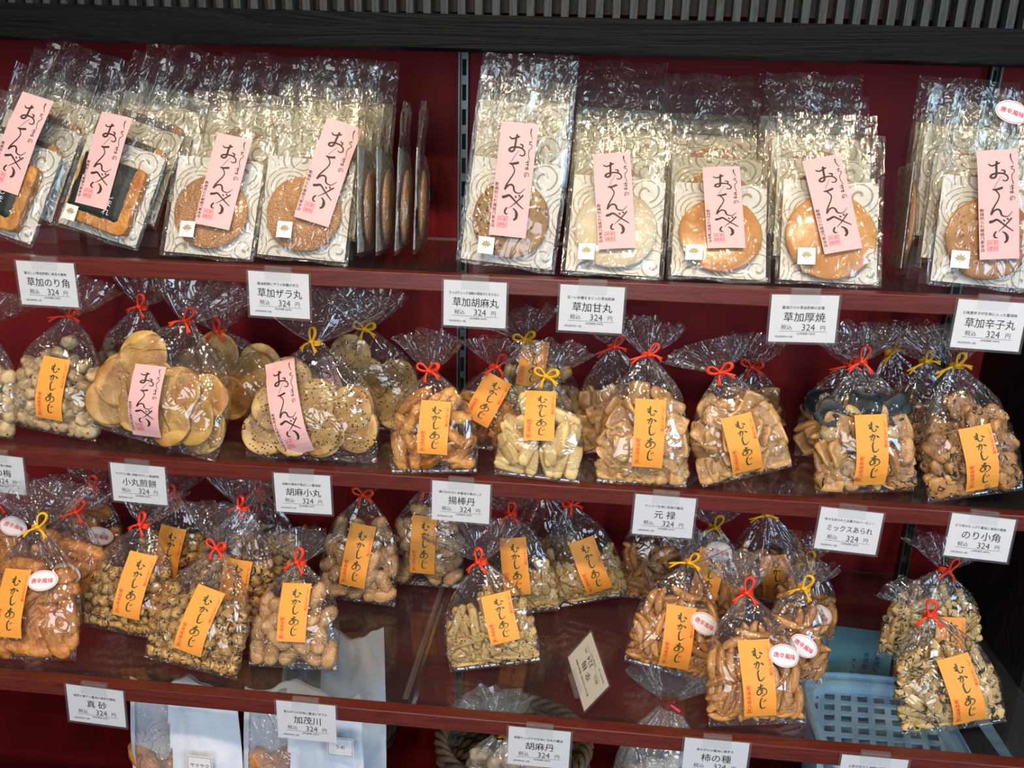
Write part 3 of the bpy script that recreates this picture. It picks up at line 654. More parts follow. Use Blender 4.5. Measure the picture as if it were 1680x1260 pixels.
def frame_mw(B, N, yaw=0.0):
    up = (N - B).normalized(); x = Vector((math.cos(yaw), math.sin(yaw), 0)); x = (x - up * x.dot(up)).normalized(); y = up.cross(x)
    return Matrix(((x[0], y[0], up[0], B[0]), (x[1], y[1], up[1], B[1]), (x[2], y[2], up[2], B[2]), (0, 0, 0, 1)))
def local_hit(px, py, mw, ylocal):
    n = np.array(mw.col[1][:3]); p0 = mw @ Vector((0, ylocal, 0)); w = at_plane(px, py, p0, n); return mw.inverted() @ w
SH = {1: 0.4699, 2: 0.2308, 3: 0.0}
seedc = [0]
GROUPS = {}
def pouch(kind, shelf, base, wpx, neck, tie, labels, text, group, N=60, lean=16, T=.042, yaw=0.0, fill=.66, tstyle=0, mixed=None, Y=None, hmax=.20):
    seedc[0] += 1; sd = seedc[0]; rnd = random.Random(sd)
    B = at_z(base[0], base[1], SH[shelf] + .0015)
    if B.y > .215: B.y = .215
    yfr = {1: 0, 2: 0, 3: -.1224}[shelf] - .009
    if B.y < yfr: B.y = yfr
    a = math.radians(lean); n = np.array([0, math.cos(a), -math.sin(a)])
    Nn = at_plane(neck[0], neck[1], B, n); depth = float(np.dot(np.array(B) - CAM, FWD)); Wd = wpx / FPX * depth * .97
    H = (Nn - B).length
    if H > hmax: Nn = B + (Nn - B) * (hmax / H); H = hmax
    mw = frame_mw(B, Nn, yaw); P = Pouch(Wd, H, T, sd)
    fm = P.film_mesh()
    # rest the lowest film point on the shelf
    zmin = min((mw @ v.co).z for v in fm.vertices); mw = Matrix.Translation((0, 0, SH[shelf] + .0012 - zmin)) @ mw
    root = empty('cracker_pouch', mw, text, 'bag of rice crackers', group)
    link('film', fm, root)
    ps = PIECES[kind]
    if kind in ('maru', 'goma_maru'):
        spots = []; P.extra = .003
        for row in range(3):
            zc = P.seal + .030 + row * .030; w, t, v = P.prof(zc); cnt = max(2, int(2 * (w - .02) / .040) + 1 - (row == 2))
            for layer in range(3 if row < 2 else 1):
                if row == 2 and layer: continue
                for i in range(cnt):
                    if row == 2 and i % 2: continue
                    f_ = (i / (cnt - 1) - .5) * 2 if cnt > 1 else 0
                    x = f_ * max(.002, w - .031) + rnd.uniform(-.006, .006); yy = P.front(x, zc) * .80
                    y = yy + .009 + layer * .0085 + .002 * (i % 2); y = max(yy + .007, min(y, -yy - .006))
                    spots.append((x, y, zc + rnd.uniform(-.006, .005), layer))
        for (x, y, z, ly) in spots:
            e = Euler((rnd.uniform(-.22, .10), 0, rnd.uniform(-.2, .2) - x * 4)).to_matrix().to_4x4() @ Matrix.Rotation(rnd.uniform(0, 6.28), 4, 'Y'); m = Matrix.Translation((x, y, z)) @ e
            link('cracker', rnd.choice(ps['m']), root, m)
    else:
        N = max(6, int(ps['n'] * (Wd / .105) * (H / .135) * (T / .042) * fill / .72))
        for m_ in pack(P, ps, N, fill, rnd):
            src = PIECES[rnd.choice(mixed)] if (mixed and rnd.random() < .62) else ps
            link('cracker', rnd.choice(src['m']), root, m_)
        if kind == 'genroku' and mixed:
            for i in range(3):
                x = (i / 2 - .5) * P.W * .62; z = P.seal + (P.H - P.seal) * rnd.uniform(.56, .66)
                link('seaweed_square', rnd.choice(PIECES['seaweed']['m']), root, Matrix.Translation((x, P.front(x, z) * .75, z)) @ Euler((.2, rnd.uniform(-.6, .6), rnd.uniform(-.4, .4))).to_matrix().to_4x4())
    tm = Matrix.Translation((0, 0, H - .001)) @ Euler((0, 0, rnd.uniform(-.5, .5))).to_matrix().to_4x4()
    link('ribbon_tie', TIES[(tie, tstyle)], root, tm)
    lp = P.label_place()
    for lb in labels:
        if lb[0] in ('orange', 'pink'):
            a_, b_ = local_hit(*lb[1], mw, -T * .45), local_hit(*lb[2], mw, -T * .45)
            ang = math.atan2(-(a_.x - b_.x), (a_.z - b_.z)); ln = math.hypot(a_.x - b_.x, a_.z - b_.z)
            full = PH if lb[0] == 'pink' else OH
            szz = min(1.1, max(.62, ln / full))
            cz_ = (a_.z + b_.z) / 2; hw = (OW if lb[0] == 'orange' else PW) / 2; top = cz_ + full * szz * .35
            lim = max(.002, P.prof(top)[0] * .93 - hw); cx_ = max(-lim, min(lim, (a_.x + b_.x) / 2))
            label_parts(root, lb[0], lp, cx_, max((a_.z + b_.z) / 2, .009 + szz * full / 2 * abs(math.cos(ang))), ang, 1.0 if lb[0] == 'orange' else .95, szz)
        elif lb[0] == 'oval':
            a_ = local_hit(*lb[1], mw, -T * .35); label_parts(root, 'oval', lp, a_.x, a_.z, math.radians(lb[2]))
    return root

# ------------------------------------------------------------------ flat upright packet (top shelf)
FW, FH, CW, CH = .110, .168, .100, .112
def packet_film(seed):
    rnd = random.Random(seed); nx, nz = 44, 60; V = []; F = []; sd = Vector((seed * 5.1, 0, seed * 2.3)); top = FH + rnd.uniform(-.004, .006)
    def bulge(x, z):
        r = math.hypot(x, z - .052); b = .0135 * max(0, 1 - (r / .062) ** 4) ** .7
        edge = min(1, (FW / 2 - abs(x)) / .010, z / .008); edge = max(0, edge) ** .6
        up = max(0, 1 - max(0, z - .085) / .05)
        return max(b, .006 * up) * edge + .002 * (1 - up) * edge
    for side in (0, 1):
        for j in range(nz + 1):
            z = top * j / nz
            for i in range(nx + 1):
                x = (i / nx - .5) * FW
                r = noise.ridged_multi_fractal(Vector((x * 26, side * 3, z * 20)) + sd, 1.0, 2.1, 3, 1.0, 2.0)
                hz = max(0, (z - .10) / .06)
                amp = (.0016 + .0016 * min(1, hz)) * max(0.05, min(1, (FW / 2 - abs(x)) / .012)) * min(1, z / .012)
                if side == 0: y = -bulge(x, z) - (r - 1.1) * amp
                else: y = .0028 * max(0, min(1, (FW / 2 - abs(x)) / .006)) + (r - 1.1) * amp * .5
                if z > top - .011: y = (y * .25) + side * .0006          # heat-sealed top
                pleat = .0035 * min(1, hz) * math.sin(x * 160 + seed) * math.sin(x * 61 + seed * 2)
                V.append((x * (1 - .015 * hz), y + pleat - .0035 * hz, z + .0012 * math.sin(x * 90 + seed)))
    n1 = (nx + 1) * (nz + 1)
    for side in (0, 1):
        for j in range(nz):
            for i in range(nx):
                a = side * n1 + j * (nx + 1) + i; q = (a, a + 1, a + nx + 2, a + nx + 1); F.append(q if side == 0 else q[::-1])
    for j in range(nz):
        for i in (0, nx):
            a = j * (nx + 1) + i; b = a + n1; F.append((a, b, b + nx + 1, a + nx + 1))
    for i in range(nx): F.append((i, i + 1, n1 + i + 1, n1 + i))
    return mesh_from('film', V, F, 'packet_film', True)
FILMS = [packet_film(i + 1) for i in range(4)]
_cb = MB().box(-CW / 2, CW / 2, .0008, .0016, .004, .004 + CH)
CARD = _cb.mesh('backing_card', 'card')
def disc(name, dia, th, mat, seed, amp=.05, sub=4):
    return blob(name, (dia, th, dia), 2.12, amp, 2.2, seed, mat=mat, sub=sub)
BIG = {'zarame': disc('round_cracker', .084, .011, 'zarame', 1), 'sesame': disc('round_cracker', .083, .010, 'sesame_big', 2), 'sugar': disc('round_cracker', .088, .011, 'sugar_white', 3, .07),
       'glossy': disc('round_cracker', .088, .012, 'glossy', 4, .07), 'thick': disc('round_cracker', .094, .012, 'glossy', 5, .05), 'chilli': disc('round_cracker', .086, .011, 'chilli', 6)}
def sq_cracker():
    return blob('square_cracker', (.081, .013, .081), 10, .10, 7, 3, mat='nori_rice', sub=5)
BIG['nori'] = sq_cracker()
def nori_wrap():
    V, F = subdiv_rect(.068, .069, 14, 14); mb = MB()
    a = [(x, -.0092 + noise.noise(Vector((x * 60, z * 60, 1))) * .0012 + .004 * (abs(x) > .0335) + .004 * (z < -.034), z) for x, z in V]
    return mesh_from('seaweed_wrap', a + [(x, y + .0008, z) for x, y, z in a], F + [tuple(i + len(V) for i in f[::-1]) for f in F], 'nori', True)
NORI = nori_wrap()
def packet(kind, mw, text, group, lab=None, crest=None, ki=0, extra=None, cx=0.0, sticker_only=False):
    root = empty('cracker_packet', mw, text, 'packet of rice crackers', group)
    link('film', FILMS[ki % 4], root); link('backing_card', CARD, root)
    rot = Matrix.Rotation(ki * 1.3, 4, 'Y') if kind != 'nori' else Matrix.Rotation(.03, 4, 'Y')
    c = link('cracker', BIG[kind], root, Matrix.Translation((cx, -.0055, .052)) @ rot)
    if kind == 'nori':
        sw = link('seaweed_wrap', NORI, c, Matrix.Translation((-.005, .0, .0050)))
        if lab:
            acc = ([], []); put2(acc, text_2d('しまれ', .0095, True), .0175, -.014)
            sw['label'] = 'seaweed sheet with white brush characters'; li = link('white_lettering', mesh_from('white_lettering', [(x, -.0104, z) for x, z in acc[0]], acc[1], 'white_ink'), c, Matrix.Translation((-.005, .0, .0050)))
    def place(x, z, lift): return Vector((x, -.0165 + .004 * (x / .04) ** 2 + max(0, z - .12) * .12 - lift, z))
    if lab:
        a_, b_ = local_hit(*lab[0], mw, -.016), local_hit(*lab[1], mw, -.016); ang = math.atan2(-(a_.x - b_.x), (a_.z - b_.z)); ln = math.hypot(a_.x - b_.x, a_.z - b_.z)
        label_parts(root, 'pink', place, (a_.x + b_.x) / 2, (a_.z + b_.z) / 2, ang, 1.0, min(1.05, max(.72, ln / PH)))
    elif lab is None and ki >= 0 and not sticker_only:
        label_parts(root, 'pink', place, .012, .092, -.12, .95, .95)
    if crest:
        a_ = local_hit(*crest, mw, -.017); label_parts(root, 'crest', place, a_.x, a_.z, 0)
    if extra:
        a_ = local_hit(*extra, mw, -.014); label_parts(root, 'oval', place, a_.x, a_.z, -.25)
    return root

# ================================================================== THE SETTING
WY = 0.265
def struct(name, mb, mat, smooth=False):
    o = mb.build(name, mat, smooth=smooth); o['kind'] = 'structure'; return o
XR = 0.535
struct('wall_back', MB().box(-2.2, 1.7, WY, WY + .03, -.95, 1.6), 'red_wall')
struct('wall_right', MB().box(XR, XR + .035, .006, WY, -.95, SH[1] - .02), 'black')
struct('floor', MB().box(-3, 3, -4, 1, -.98, -.95), 'floor')
# right-hand post in front of the side panel
pb = MB().box(XR + .036, XR + .13, .008, .10, -.95, SH[1] - .03, bev=.003); struct('trim_1', pb, 'black')
struct('trim_2', MB().box(XR + .131, XR + .6, .03, .06, -.95, SH[1] - .03), 'black')
# beam over the shelf
BY = .06
bl0, bl1 = at_y(-60, 57, BY), at_y(1740, 106, BY); tl0, tl1 = at_y(-60, 2, BY), at_y(1740, 49, BY)
ext = (bl1 - bl0); bl0 = bl0 - ext * .5; bl1 = bl1 + ext * .4; ext = (tl1 - tl0); tl0 = tl0 - ext * .5; tl1 = tl1 + ext * .4
dep = Vector((0, .07, 0))
bmv = [bl0, bl1, tl1, tl0, bl0 + dep, bl1 + dep, tl1 + dep, tl0 + dep]
struct('trim_3', MB().add(bmv, [(0, 1, 2, 3), (5, 4, 7, 6), (4, 0, 3, 7), (1, 5, 6, 2), (3, 2, 6, 7), (4, 5, 1, 0)]), 'beam')
# lattice screen standing on the beam
lat = empty('lattice_screen', Matrix.Translation(tl0), 'dark lattice of upright grey slats above the wooden beam', 'lattice screen')
sl = MB(); up = Vector((0, 0, 1))
for i in range(-30, 95):
    px = 840 + (i - 30) * 28.6; t = at_y(px, 20, BY); f = (t.x - tl0.x) / (tl1.x - tl0.x); zz = tl0.z + (tl1.z - tl0.z) * f
    sl.box(t.x - .0040, t.x + .0040, BY + .012, BY + .026, zz, zz + .16)
o = sl.build('slats', 'slat'); o.parent = lat; o.matrix_parent_inverse = lat.matrix_world.inverted()
bk = MB().box(-1.6, 1.6, BY + .034, BY + .04, tl0.z - .004, tl0.z + .22); o = bk.build('backing_board', 'dark'); o.parent = lat; o.matrix_parent_inverse = lat.matrix_world.inverted()

# slotted uprights on the back wall
def upright(x, text):
    r = empty('shelf_upright', Matrix.Translation((x, WY, -.3)), text, 'shelf upright', 'slotted steel shelf uprights')
    mb = MB(); mb.box(-.0065, -.0045, -.012, 0, 0, 1.2); mb.box(.0045, .0065, -.012, 0, 0, 1.2); mb.box(-.0065, .0065, -.003, 0, 0, 1.2); mb.build('channel', 'steel', r)
    sm_ = MB()
    for k in range(38): sm_.box(-.0025, .0025, -.0045, -.003, .02 + k * .031, .040 + k * .031)
    sm_.build('slots', 'slot', r); return r
ux = at_y(761, 300, WY).x; ux2 = at_y(1590, 330, WY).x
upright(ux, 'slotted grey steel upright on the red wall, left of the sesame packet')
upright(ux2, 'slotted steel upright on the red wall near the black right-hand side panel')
UX = (ux, ux2)

# shelves: clear glass panel behind a red lacquered wooden front strip, steel brackets underneath
def shelf(n, text, yf, tip=.13, th=.0185):
    z = SH[n]; r = empty('display_shelf', Matrix.Translation((0, yf, z)), text, 'shelf', 'glass shelves with a red wooden front strip')
    xr = XR if n > 1 else 1.4
    MB().box(-1.6, xr + (.30 if n > 1 else 0), -.012, .004, -th, .0005, bev=.0012).build('front_strip', 'red_wood', r)
    MB().box(-1.6, xr - .001, .0045, WY - yf - .002, -.006, 0, bev=.0008).build('glass_panel', 'glass', r)
    for x in UX:
        MB().add([(x - .002, 0 + tip - yf, -.022), (x - .002, WY - yf - .004, -.055), (x - .002, WY - yf - .004, -.0065), (x - .002, tip - yf, -.0065),
                  (x + .002, tip - yf, -.022), (x + .002, WY - yf - .004, -.055), (x + .002, WY - yf - .004, -.0065), (x + .002, tip - yf, -.0065)],
                 [(0, 1, 2, 3), (7, 6, 5, 4), (0, 3, 7, 4), (1, 5, 6, 2), (3, 2, 6, 7), (0, 4, 5, 1)]).build('bracket', 'slot' if n < 3 else 'chrome', r)
    return r
shelf(1, 'top glass shelf with red wooden front strip holding the flat cracker packets', 0.0, .05)
shelf(2, 'middle glass shelf with red wooden front strip holding tied pouches', 0.0, .05)
shelf(3, 'lowest glass shelf with red wooden front strip above white bags and baskets', -.1224, -.115)
# counter below, draped in dark red cloth
CZ = -.30
ct = empty('display_counter', Matrix.Translation((0, 0, -.95)), 'low counter draped in dark red cloth below the lowest shelf', 'counter')
cbx = MB(); cbx.box(-2.0, XR - .005, -.30, WY - .012, 0, .645); cbx.build('counter_body', 'dark', ct)
V, F = subdiv_rect(2.42, .55, 120, 40)
cv = [(x - .79, z + (-.02), .65 + .0035 * noise.noise(Vector((x * 9, z * 9, 0)))) for x, z in V]
link('red_cloth', mesh_from('red_cloth', cv + [(x, y, z - .003) for x, y, z in cv], F + [tuple(i + len(V) for i in f[::-1]) for f in F], 'cloth', True), ct)
# clear divider rail lying on the lowest shelf
p0, p1 = at_z(665, 1148, .0005), at_z(716, 993, .0005)
dvx = (p1 - p0); L = dvx.length
dv = empty('shelf_divider', Matrix.Translation(p0) @ Matrix.Rotation(math.atan2(dvx.y, dvx.x), 4, 'Z'), 'long clear plastic divider lying on the empty part of the lowest shelf', 'shelf divider')
MB().box(0, L + .09, -.0035, .0035, 0.0004, .0024, bev=.0004).box(0, L + .09, -.0006, .0006, .002, .008).build('divider_rail', 'acrylic', dv)

# ================================================================== PRICE TAGS
TW, TH = .068, .0500
def tag_lettering(title, sub, parent, ymark):
    acc = ([], []); acc2 = ([], [])
    v = text_2d(sub, .0036, bold=.00004); w = v[0][:, 0].max() * 2 if len(v[0]) else 1; k = min(1.0, .054 / w) if w else 1
    put2(acc, v, -.001, .0118, k, 1)
    n = len(title); size = .0108 if n <= 5 else .0082
    t = text_2d(title.replace('　', ' '), size, spacing=1.0 if ' ' not in title else 1.0, bold=.00007); w = t[0][:, 0].max() * 2
    put2(acc, t, .001, .0018, min(1.0, .050 / w), 1.0)
    put2(acc, text_2d('税込', .0058), -.0165, -.0092); put2(acc, text_2d('324', .0098), .0058, -.0090, .95, 1.0); put2(acc, text_2d('円', .0058), .0205, -.0095)
    put2(acc, ([(-.024, 0), (.025, 0), (.025, .0003), (-.024, .0003)], [(0, 1, 2, 3)]), 0, -.0136)
    put2(acc, text_2d('(本体価格 300円)', .0026), .004, -.0160); put2(acc, text_2d('(特定原材料:小麦)', .0024), -.0185, -.0195)
    vs = [(x, ymark, z) for x, z in acc[0]]
    return link('lettering', mesh_from('lettering', vs, acc[1], 'ink'), parent)
def tag_parts(r, title, sub):
    c = MB().box(-TW / 2, TW / 2, -.0003, .0003, -TH / 2, TH / 2).build('card', 'white_paper', r); tag_lettering(title, sub, c, -.0005)
    MB().box(-TW / 2 - .0025, TW / 2 + .0025, -.0010, -.0007, -TH / 2 - .0025, TH / 2 + .0015).box(-TW / 2 - .0025, TW / 2 + .0025, .0005, .0008, -TH / 2 - .0025, TH / 2 + .0015).build('clear_sleeve', 'sleeve', r)
    k = MB(); k.box(-.015, .015, -.0026, -.0014, TH / 2 - .0085, TH / 2 + .0065, bev=.0004); k.box(-.015, .015, .0014, .0024, TH / 2 - .0085, TH / 2 + .0065, bev=.0003)
    k.box(-.015, .015, -.0026, .0024, TH / 2 + .0055, TH / 2 + .0068); k.build('clear_clip', 'acrylic', r)
def price_tag(cpx, shelfn, title, sub, text, roll=0.0, tilt=0.0):
    yf = {1: -.0155, 2: -.0155, 3: -.1224 - .0155}[shelfn]
    c = at_y(cpx[0], cpx[1], yf); mw = Matrix.Translation(c) @ Euler((math.radians(tilt), math.radians(roll), 0)).to_matrix().to_4x4()
    r = empty('price_tag', mw, text, 'price tag', 'price tags clipped to the shelf fronts'); tag_parts(r, title, sub); return r
def plt(title): return 'white 324 yen price tag reading ' + title
price_tag((78, 466), 1, '草加のり角', '香ばしい草加煎餅に海苔の風味', 'white price tag reading 草加のり角 under the seaweed square packets', .5)
price_tag((458, 484), 1, '草加ザラ丸', '醤油煎餅にザラメ砂糖の甘さ', 'white price tag reading 草加ザラ丸 under the sugared round packets', 1)
price_tag((779, 499), 1, '草加胡麻丸', 'たっぷり入った胡麻の風味がたまらない', 'white price tag reading 草加胡麻丸 under the sesame cracker packet', .5)
price_tag((970, 507), 1, '草加甘丸', '甘ーい砂糖をまとった草加煎餅', 'white price tag reading 草加甘丸 under the white sugar cracker packet', .5)
price_tag((1318, 523), 1, '草加厚焼', '醤油だけの草加煎餅の定番', 'white price tag reading 草加厚焼 under the thick soy cracker packet', -1.5, -2)
price_tag((1622, 534), 1, '草加辛子丸', '七味唐辛子が生地に入った醤油味', 'white price tag reading 草加辛子丸 at the right end of the top shelf', 1.5, -4)
price_tag((-3, 777), 2, '福の梅', 'サクッと軽い食感の梅味', 'price tag ending in 梅, cut off at the left edge of the middle shelf', 3)
price_tag((228, 794), 2, '小丸煎餅', 'サクサクの軽い食感がやさしい醤油煎餅', 'white price tag reading 小丸煎餅 under the small round cracker pouch', 1.5)
price_tag((497, 810), 2, '胡麻小丸', '胡麻の風味が香ばしい醤油味', 'white price tag reading 胡麻小丸 under the small sesame round pouch', -.5)
price_tag((756, 824), 2, '揚棒丹', '揚げおかきに米醤油の香ばしさ', 'white price tag reading 揚棒丹 under the fried stick pouch', 1)
price_tag((1089, 847), 2, '元　禄', 'サックリ生地に和風の醤油', 'white price tag reading 元禄 under the two tan square pouches', 1)
price_tag((1392, 871), 2, 'ミックスあられ', '色々なあられと豆菓子のハーモニー', 'white price tag reading ミックスあられ under the mixed cracker pouch', 3, -4)
price_tag((1607, 882), 2, 'のり小角', 'ピリ辛のたっぷり醤油と海苔の風味', 'white price tag reading のり小角 at the right end of the middle shelf', 3, -6)
price_tag((158, 1158), 3, '真　砂', '抹茶の香りと醤油の海苔の風味', 'white price tag reading 真砂 over the dark red cloth', 2.5)
price_tag((503, 1184), 3, '加茂川', '昔ながらの生地に醤油とザラメ', 'white price tag reading 加茂川 in front of the white paper bags', .5)
price_tag((884, 1227), 3, '胡麻丹', '胡麻たっぷりの生地に甘めの醤油', 'white price tag reading 胡麻丹 beside the gold tied clear bag', .5)
price_tag((1173, 1246), 3, '柿の種', '昔ながらの醤油に唐辛子', 'white price tag reading 柿の種 below the spicy curved cracker pouches', 0)
price_tag((1430, 1274), 3, 'しぐれ', '上品な甘さと米粉に海苔の風味', 'price tag cut off by the bottom edge, in front of the pale basket', 0)
# the fallen tag lying on the lowest shelf
xc = RGT * -.215 + UPV * .637 + FWD * .74; xc = Vector(xc).normalized()
uc = Vector(RGT * -.507 + UPV * -.64 + FWD * .58); uc = (uc - xc * uc.dot(xc)).normalized(); nc = uc.cross(xc)   # local y points away from the reader
def fallen(z):
    c = at_z(964, 1101, z); return Matrix(((xc[0], nc[0], uc[0], c[0]), (xc[1], nc[1], uc[1], c[1]), (xc[2], nc[2], uc[2], c[2]), (0, 0, 0, 1)))
zc = .03
for _ in range(12):
    m_ = fallen(zc); zc += .001 - min((m_ @ Vector((sx * .0365, .001, TH / 2 * sz))).z for sx in (-1, 1) for sz in (-1.1, 1.28))
mwf = fallen(zc)
ft = empty('price_tag', mwf, 'fallen price tag lying skewed on the bare part of the lowest shelf', 'price tag'); tag_parts(ft, '辛　梅', '昔ながらの生地と醤油の風味')
ft.children[0].data.materials[0] = M['warm_lit_paper']

# ================================================================== TOP SHELF PACKETS
KT = {'nori': 'seaweed wrapped square cracker', 'zarame': 'sugared round cracker', 'sesame': 'dark sesame round cracker', 'sugar': 'white sugar coated cracker', 'glossy': 'shiny soy cracker', 'thick': 'thick smooth soy cracker', 'chilli': 'chilli speckled cracker'}
ORD = ['front', 'second', 'third', 'fourth', 'fifth', 'sixth']
def stack(kind, base, roll, lab, crest, lean, rows, where, dxs=None, steps=None, yaw=0.0, extra=None, cxo=0.0):
    B = at_z(base[0], base[1], SH[1] + .0015); r = math.radians(roll); a = math.radians(lean)
    grp = KT[kind] + ' packets, ' + where; plates = []
    for k in range(rows):
        zs = steps or [0, .022, .047, .058, .066, .07]; dz = zs[k]; dy = sum((.0200 + max(0, zs[q + 1] - zs[q]) * math.sin(a)) / math.cos(a) for q in range(k))
        lk = a * (1 - .05 * k)
        up = Vector((math.sin(r), math.sin(lk), math.cos(lk))).normalized()
        b = B + Vector(((dxs or [0] * 6)[k], dy, dz)); mw = frame_mw(b, b + up, yaw)
        # keep the lower corner on its support
        lowest = min((mw @ Vector((sx * FW / 2, 0, 0))).z for sx in (-1, 1)); mw = Matrix.Translation((0, 0, b.z - lowest)) @ mw
        text = f'{ORD[k]} packet of the {KT[kind]} stack {where}'
        if k: plates.append((B.x + (dxs or [0] * 6)[k], b.y, dz))
        packet(kind, mw, text, grp, lab if k == 0 else False, crest if k == 0 else None, k + int(base[0]) % 3, extra if k == 0 else None, cxo)
    rr = empty('display_riser', Matrix.Translation((B.x, B.y, SH[1])), 'clear riser behind the front ' + KT[kind] + ' packet, ' + where.replace('just ', '').replace(' in the shelf', ''), 'display riser'); mb = MB()
    for x, y, dz in plates:
        mb.box(x - B.x - .045, x - B.x + .045, y - B.y - .010, y - B.y + .012, dz - .0015, dz - .0002); mb.box(x - B.x - .045, x - B.x + .045, y - B.y + .0106, y - B.y + .012, .0005, dz - .0015)
    mb.build('riser_steps', 'acrylic', rr)
stack('nori', (-12, 404), 17, ((57, 155), (3, 312)), None, 20, 4, 'cut off at the left edge', [0, .01, .02, .03], cxo=-.004)
stack('nori', (158, 410), 16, ((190, 187), (148, 338)), (113, 347), 20, 4, 'second from the left edge', [0, .01, .02, .03])
stack('zarame', (338, 428), 3, ((384, 222), (347, 372)), (306, 375), 24, 4, 'just left of the stack beside the gap', [0, .006, .012, .018])
stack('zarame', (492, 433), 3, ((563, 198), (510, 364)), (466, 376), 20, 5, 'left of the bare gap in the shelf', [0, .004, .008, .014, .02], [0, .022, .042, .056, .06])
stack('sesame', (828, 446), 5, ((853, 200), (832, 388)), (797, 402), 14, 4, 'right of the bare gap', [0, .0, .0, .0], [0, .028, .058, .066])
stack('sugar', (1003, 457), 2, ((1003, 250), (1013, 408)), (962, 411), 30, 5, 'left of the price tag gap', [0, .0, .0, -.002, -.004], [0, .02, .04, .056, .066])
stack('glossy', (1178, 462), 1, ((1183, 273), (1192, 407)), (1139, 412), 34, 5, 'left of the thick cracker stack', [0, -.002, -.004, -.006, -.008], [0, .024, .046, .060, .066])
stack('thick', (1358, 470), 1, ((1348, 257), (1384, 412)), (1324, 419), 26, 5, 'left of the edge-on packets', [0, -.003, -.006, -.01, -.014], [0, .02, .04, .054, .06])
stack('chilli', (1606, 478), 3, ((1637, 245), (1640, 425)), (1577, 425), 16, 4, 'at the right end', [0, -.004, -.008, -.012], [0, .02, .04, .05], extra=(1664, 182))
# edge-on packets filed at the ends of two stacks
def filed(kind, pts, yaw, where):
    for k, (px, py, kk) in enumerate(pts):
        b = at_z(px, py, SH[1] + .0015)
        if b.y > .19: b.y = .19
        up = Vector((kk * .05, .12, 1)).normalized(); mw = frame_mw(b, b + up, math.radians(yaw + k * 1.5))
        lowest = min((mw @ Vector((sx * FW / 2, 0, 0))).z for sx in (-1, 1)); mw = Matrix.Translation((0, 0, SH[1] + .0015 - lowest)) @ mw
        packet(kind, mw, f'{ORD[k]} edge-on packet {where}', 'edge-on packets ' + where, False, None, k, None)
filed('zarame', [(602, 427, 0), (629, 425, 0), (656, 423, .5), (683, 421, .4)], 95, 'filed against the left side of the bare gap')
filed('thick', [(1466, 452, 0), (1494, 451, 0)], 80, 'filed left of the chilli cracker stack')
# ================================================================== MIDDLE SHELF POUCHES
G2 = 'tied cracker pouches on the middle shelf'; G3 = 'tied cracker pouches on the lowest shelf'
O = 'orange'
pouch('plum', 2, (-48, 716), 160, (-30, 540), 'red', [], 'cream plum cracker pouch cut off by the left edge, middle shelf', G2, 45)
pouch('plum', 2, (86, 720), 165, (118, 528), 'red', [(O, (93, 587), (78, 688))], 'pouch of cream plum crackers with a single orange label, left end of middle shelf', G2, 85, tstyle=2, fill=.78)
pouch('maru', 2, (248, 748), 245, (308, 548), 'red', [('pink', (243, 622), (226, 738), .86)], 'wide pouch of plain small round crackers with curved pink label', G2, lean=22, T=.055, tstyle=0)
pouch('goma_maru', 2, (510, 756), 235, (518, 562), 'yellow', [('pink', (452, 597), (488, 750), .98)], 'wide pouch of small sesame rounds with pink label, front row', G2, lean=18, T=.055, tstyle=0)
pouch('agebo', 2, (711, 782), 152, (708, 612), 'red', [(O, (715, 658), (709, 745))], 'pouch of golden fried sticks in front of the slanted label pouch', G2, 42, T=.04, tstyle=1, fill=.8)
pouch('pale', 2, (880, 789), 150, (898, 620), 'yellow', [(O, (887, 642), (884, 722))], 'pouch of pale yellow sticks with yellow tie, middle shelf front', G2, 46, T=.042, tstyle=1, fill=.8)
pouch('genroku', 2, (1052, 797), 156, (1062, 582), 'red', [(O, (1068, 655), (1061, 767))], 'tall pouch of tan squares with upright orange label and red tie', G2, 62, T=.045, tstyle=2, fill=.78)
pouch('genroku', 2, (1224, 803), 158, (1180, 630), 'red', [(O, (1207, 682), (1230, 775))], 'pouch of tan squares with slanted orange label leaning left', G2, 52, T=.04, tstyle=1, fill=.78)
pouch('genroku', 2, (1418, 815), 165, (1410, 600), 'red', [(O, (1428, 680), (1431, 798))], 'mixed cracker pouch with black seaweed squares, middle shelf', G2, 66, T=.046, tstyle=0, mixed=['peanut', 'noristick', 'norikaku', 'kaki', 'plum'], fill=.74)
pouch('norikaku', 2, (1598, 828), 160, (1566, 612), 'yellow', [(O, (1598, 706), (1620, 812))], 'pouch of dark seaweed squares with yellow tie at the right end', G2, 58, T=.044, tstyle=2, fill=.78)
# behind
pouch('plum', 2, (220, 690), 150, (235, 512), 'red', [], 'plum cracker pouch behind the one with the orange label', G2, 40, lean=5)
pouch('maru', 2, (385, 700), 200, (362, 552), 'red', [], 'small round cracker pouch behind the wide plain one', G2, lean=5, T=.05)
pouch('goma_maru', 2, (600, 705), 200, (600, 538), 'yellow', [('pink', (506, 592), (552, 690), .9)], 'sesame round pouch behind, its pink label half hidden', G2, lean=5, T=.05, tstyle=1)
pouch('agebo', 2, (795, 742), 125, (812, 604), 'red', [(O, (818, 622), (780, 690))], 'fried stick pouch behind, orange label slanting left, long red tie', G2, 30, lean=6, T=.036, tstyle=0)
pouch('pale', 2, (900, 722), 140, (862, 572), 'yellow', [(O, (916, 553), (905, 625))], 'pale stick pouch behind with label showing under the price tag', G2, 30, lean=4, T=.038, tstyle=1)
pouch('genroku', 2, (1010, 748), 130, (1006, 572), 'red', [], 'tan square pouch behind the tall one, no label showing', G2, 40, lean=6, T=.038, tstyle=2)
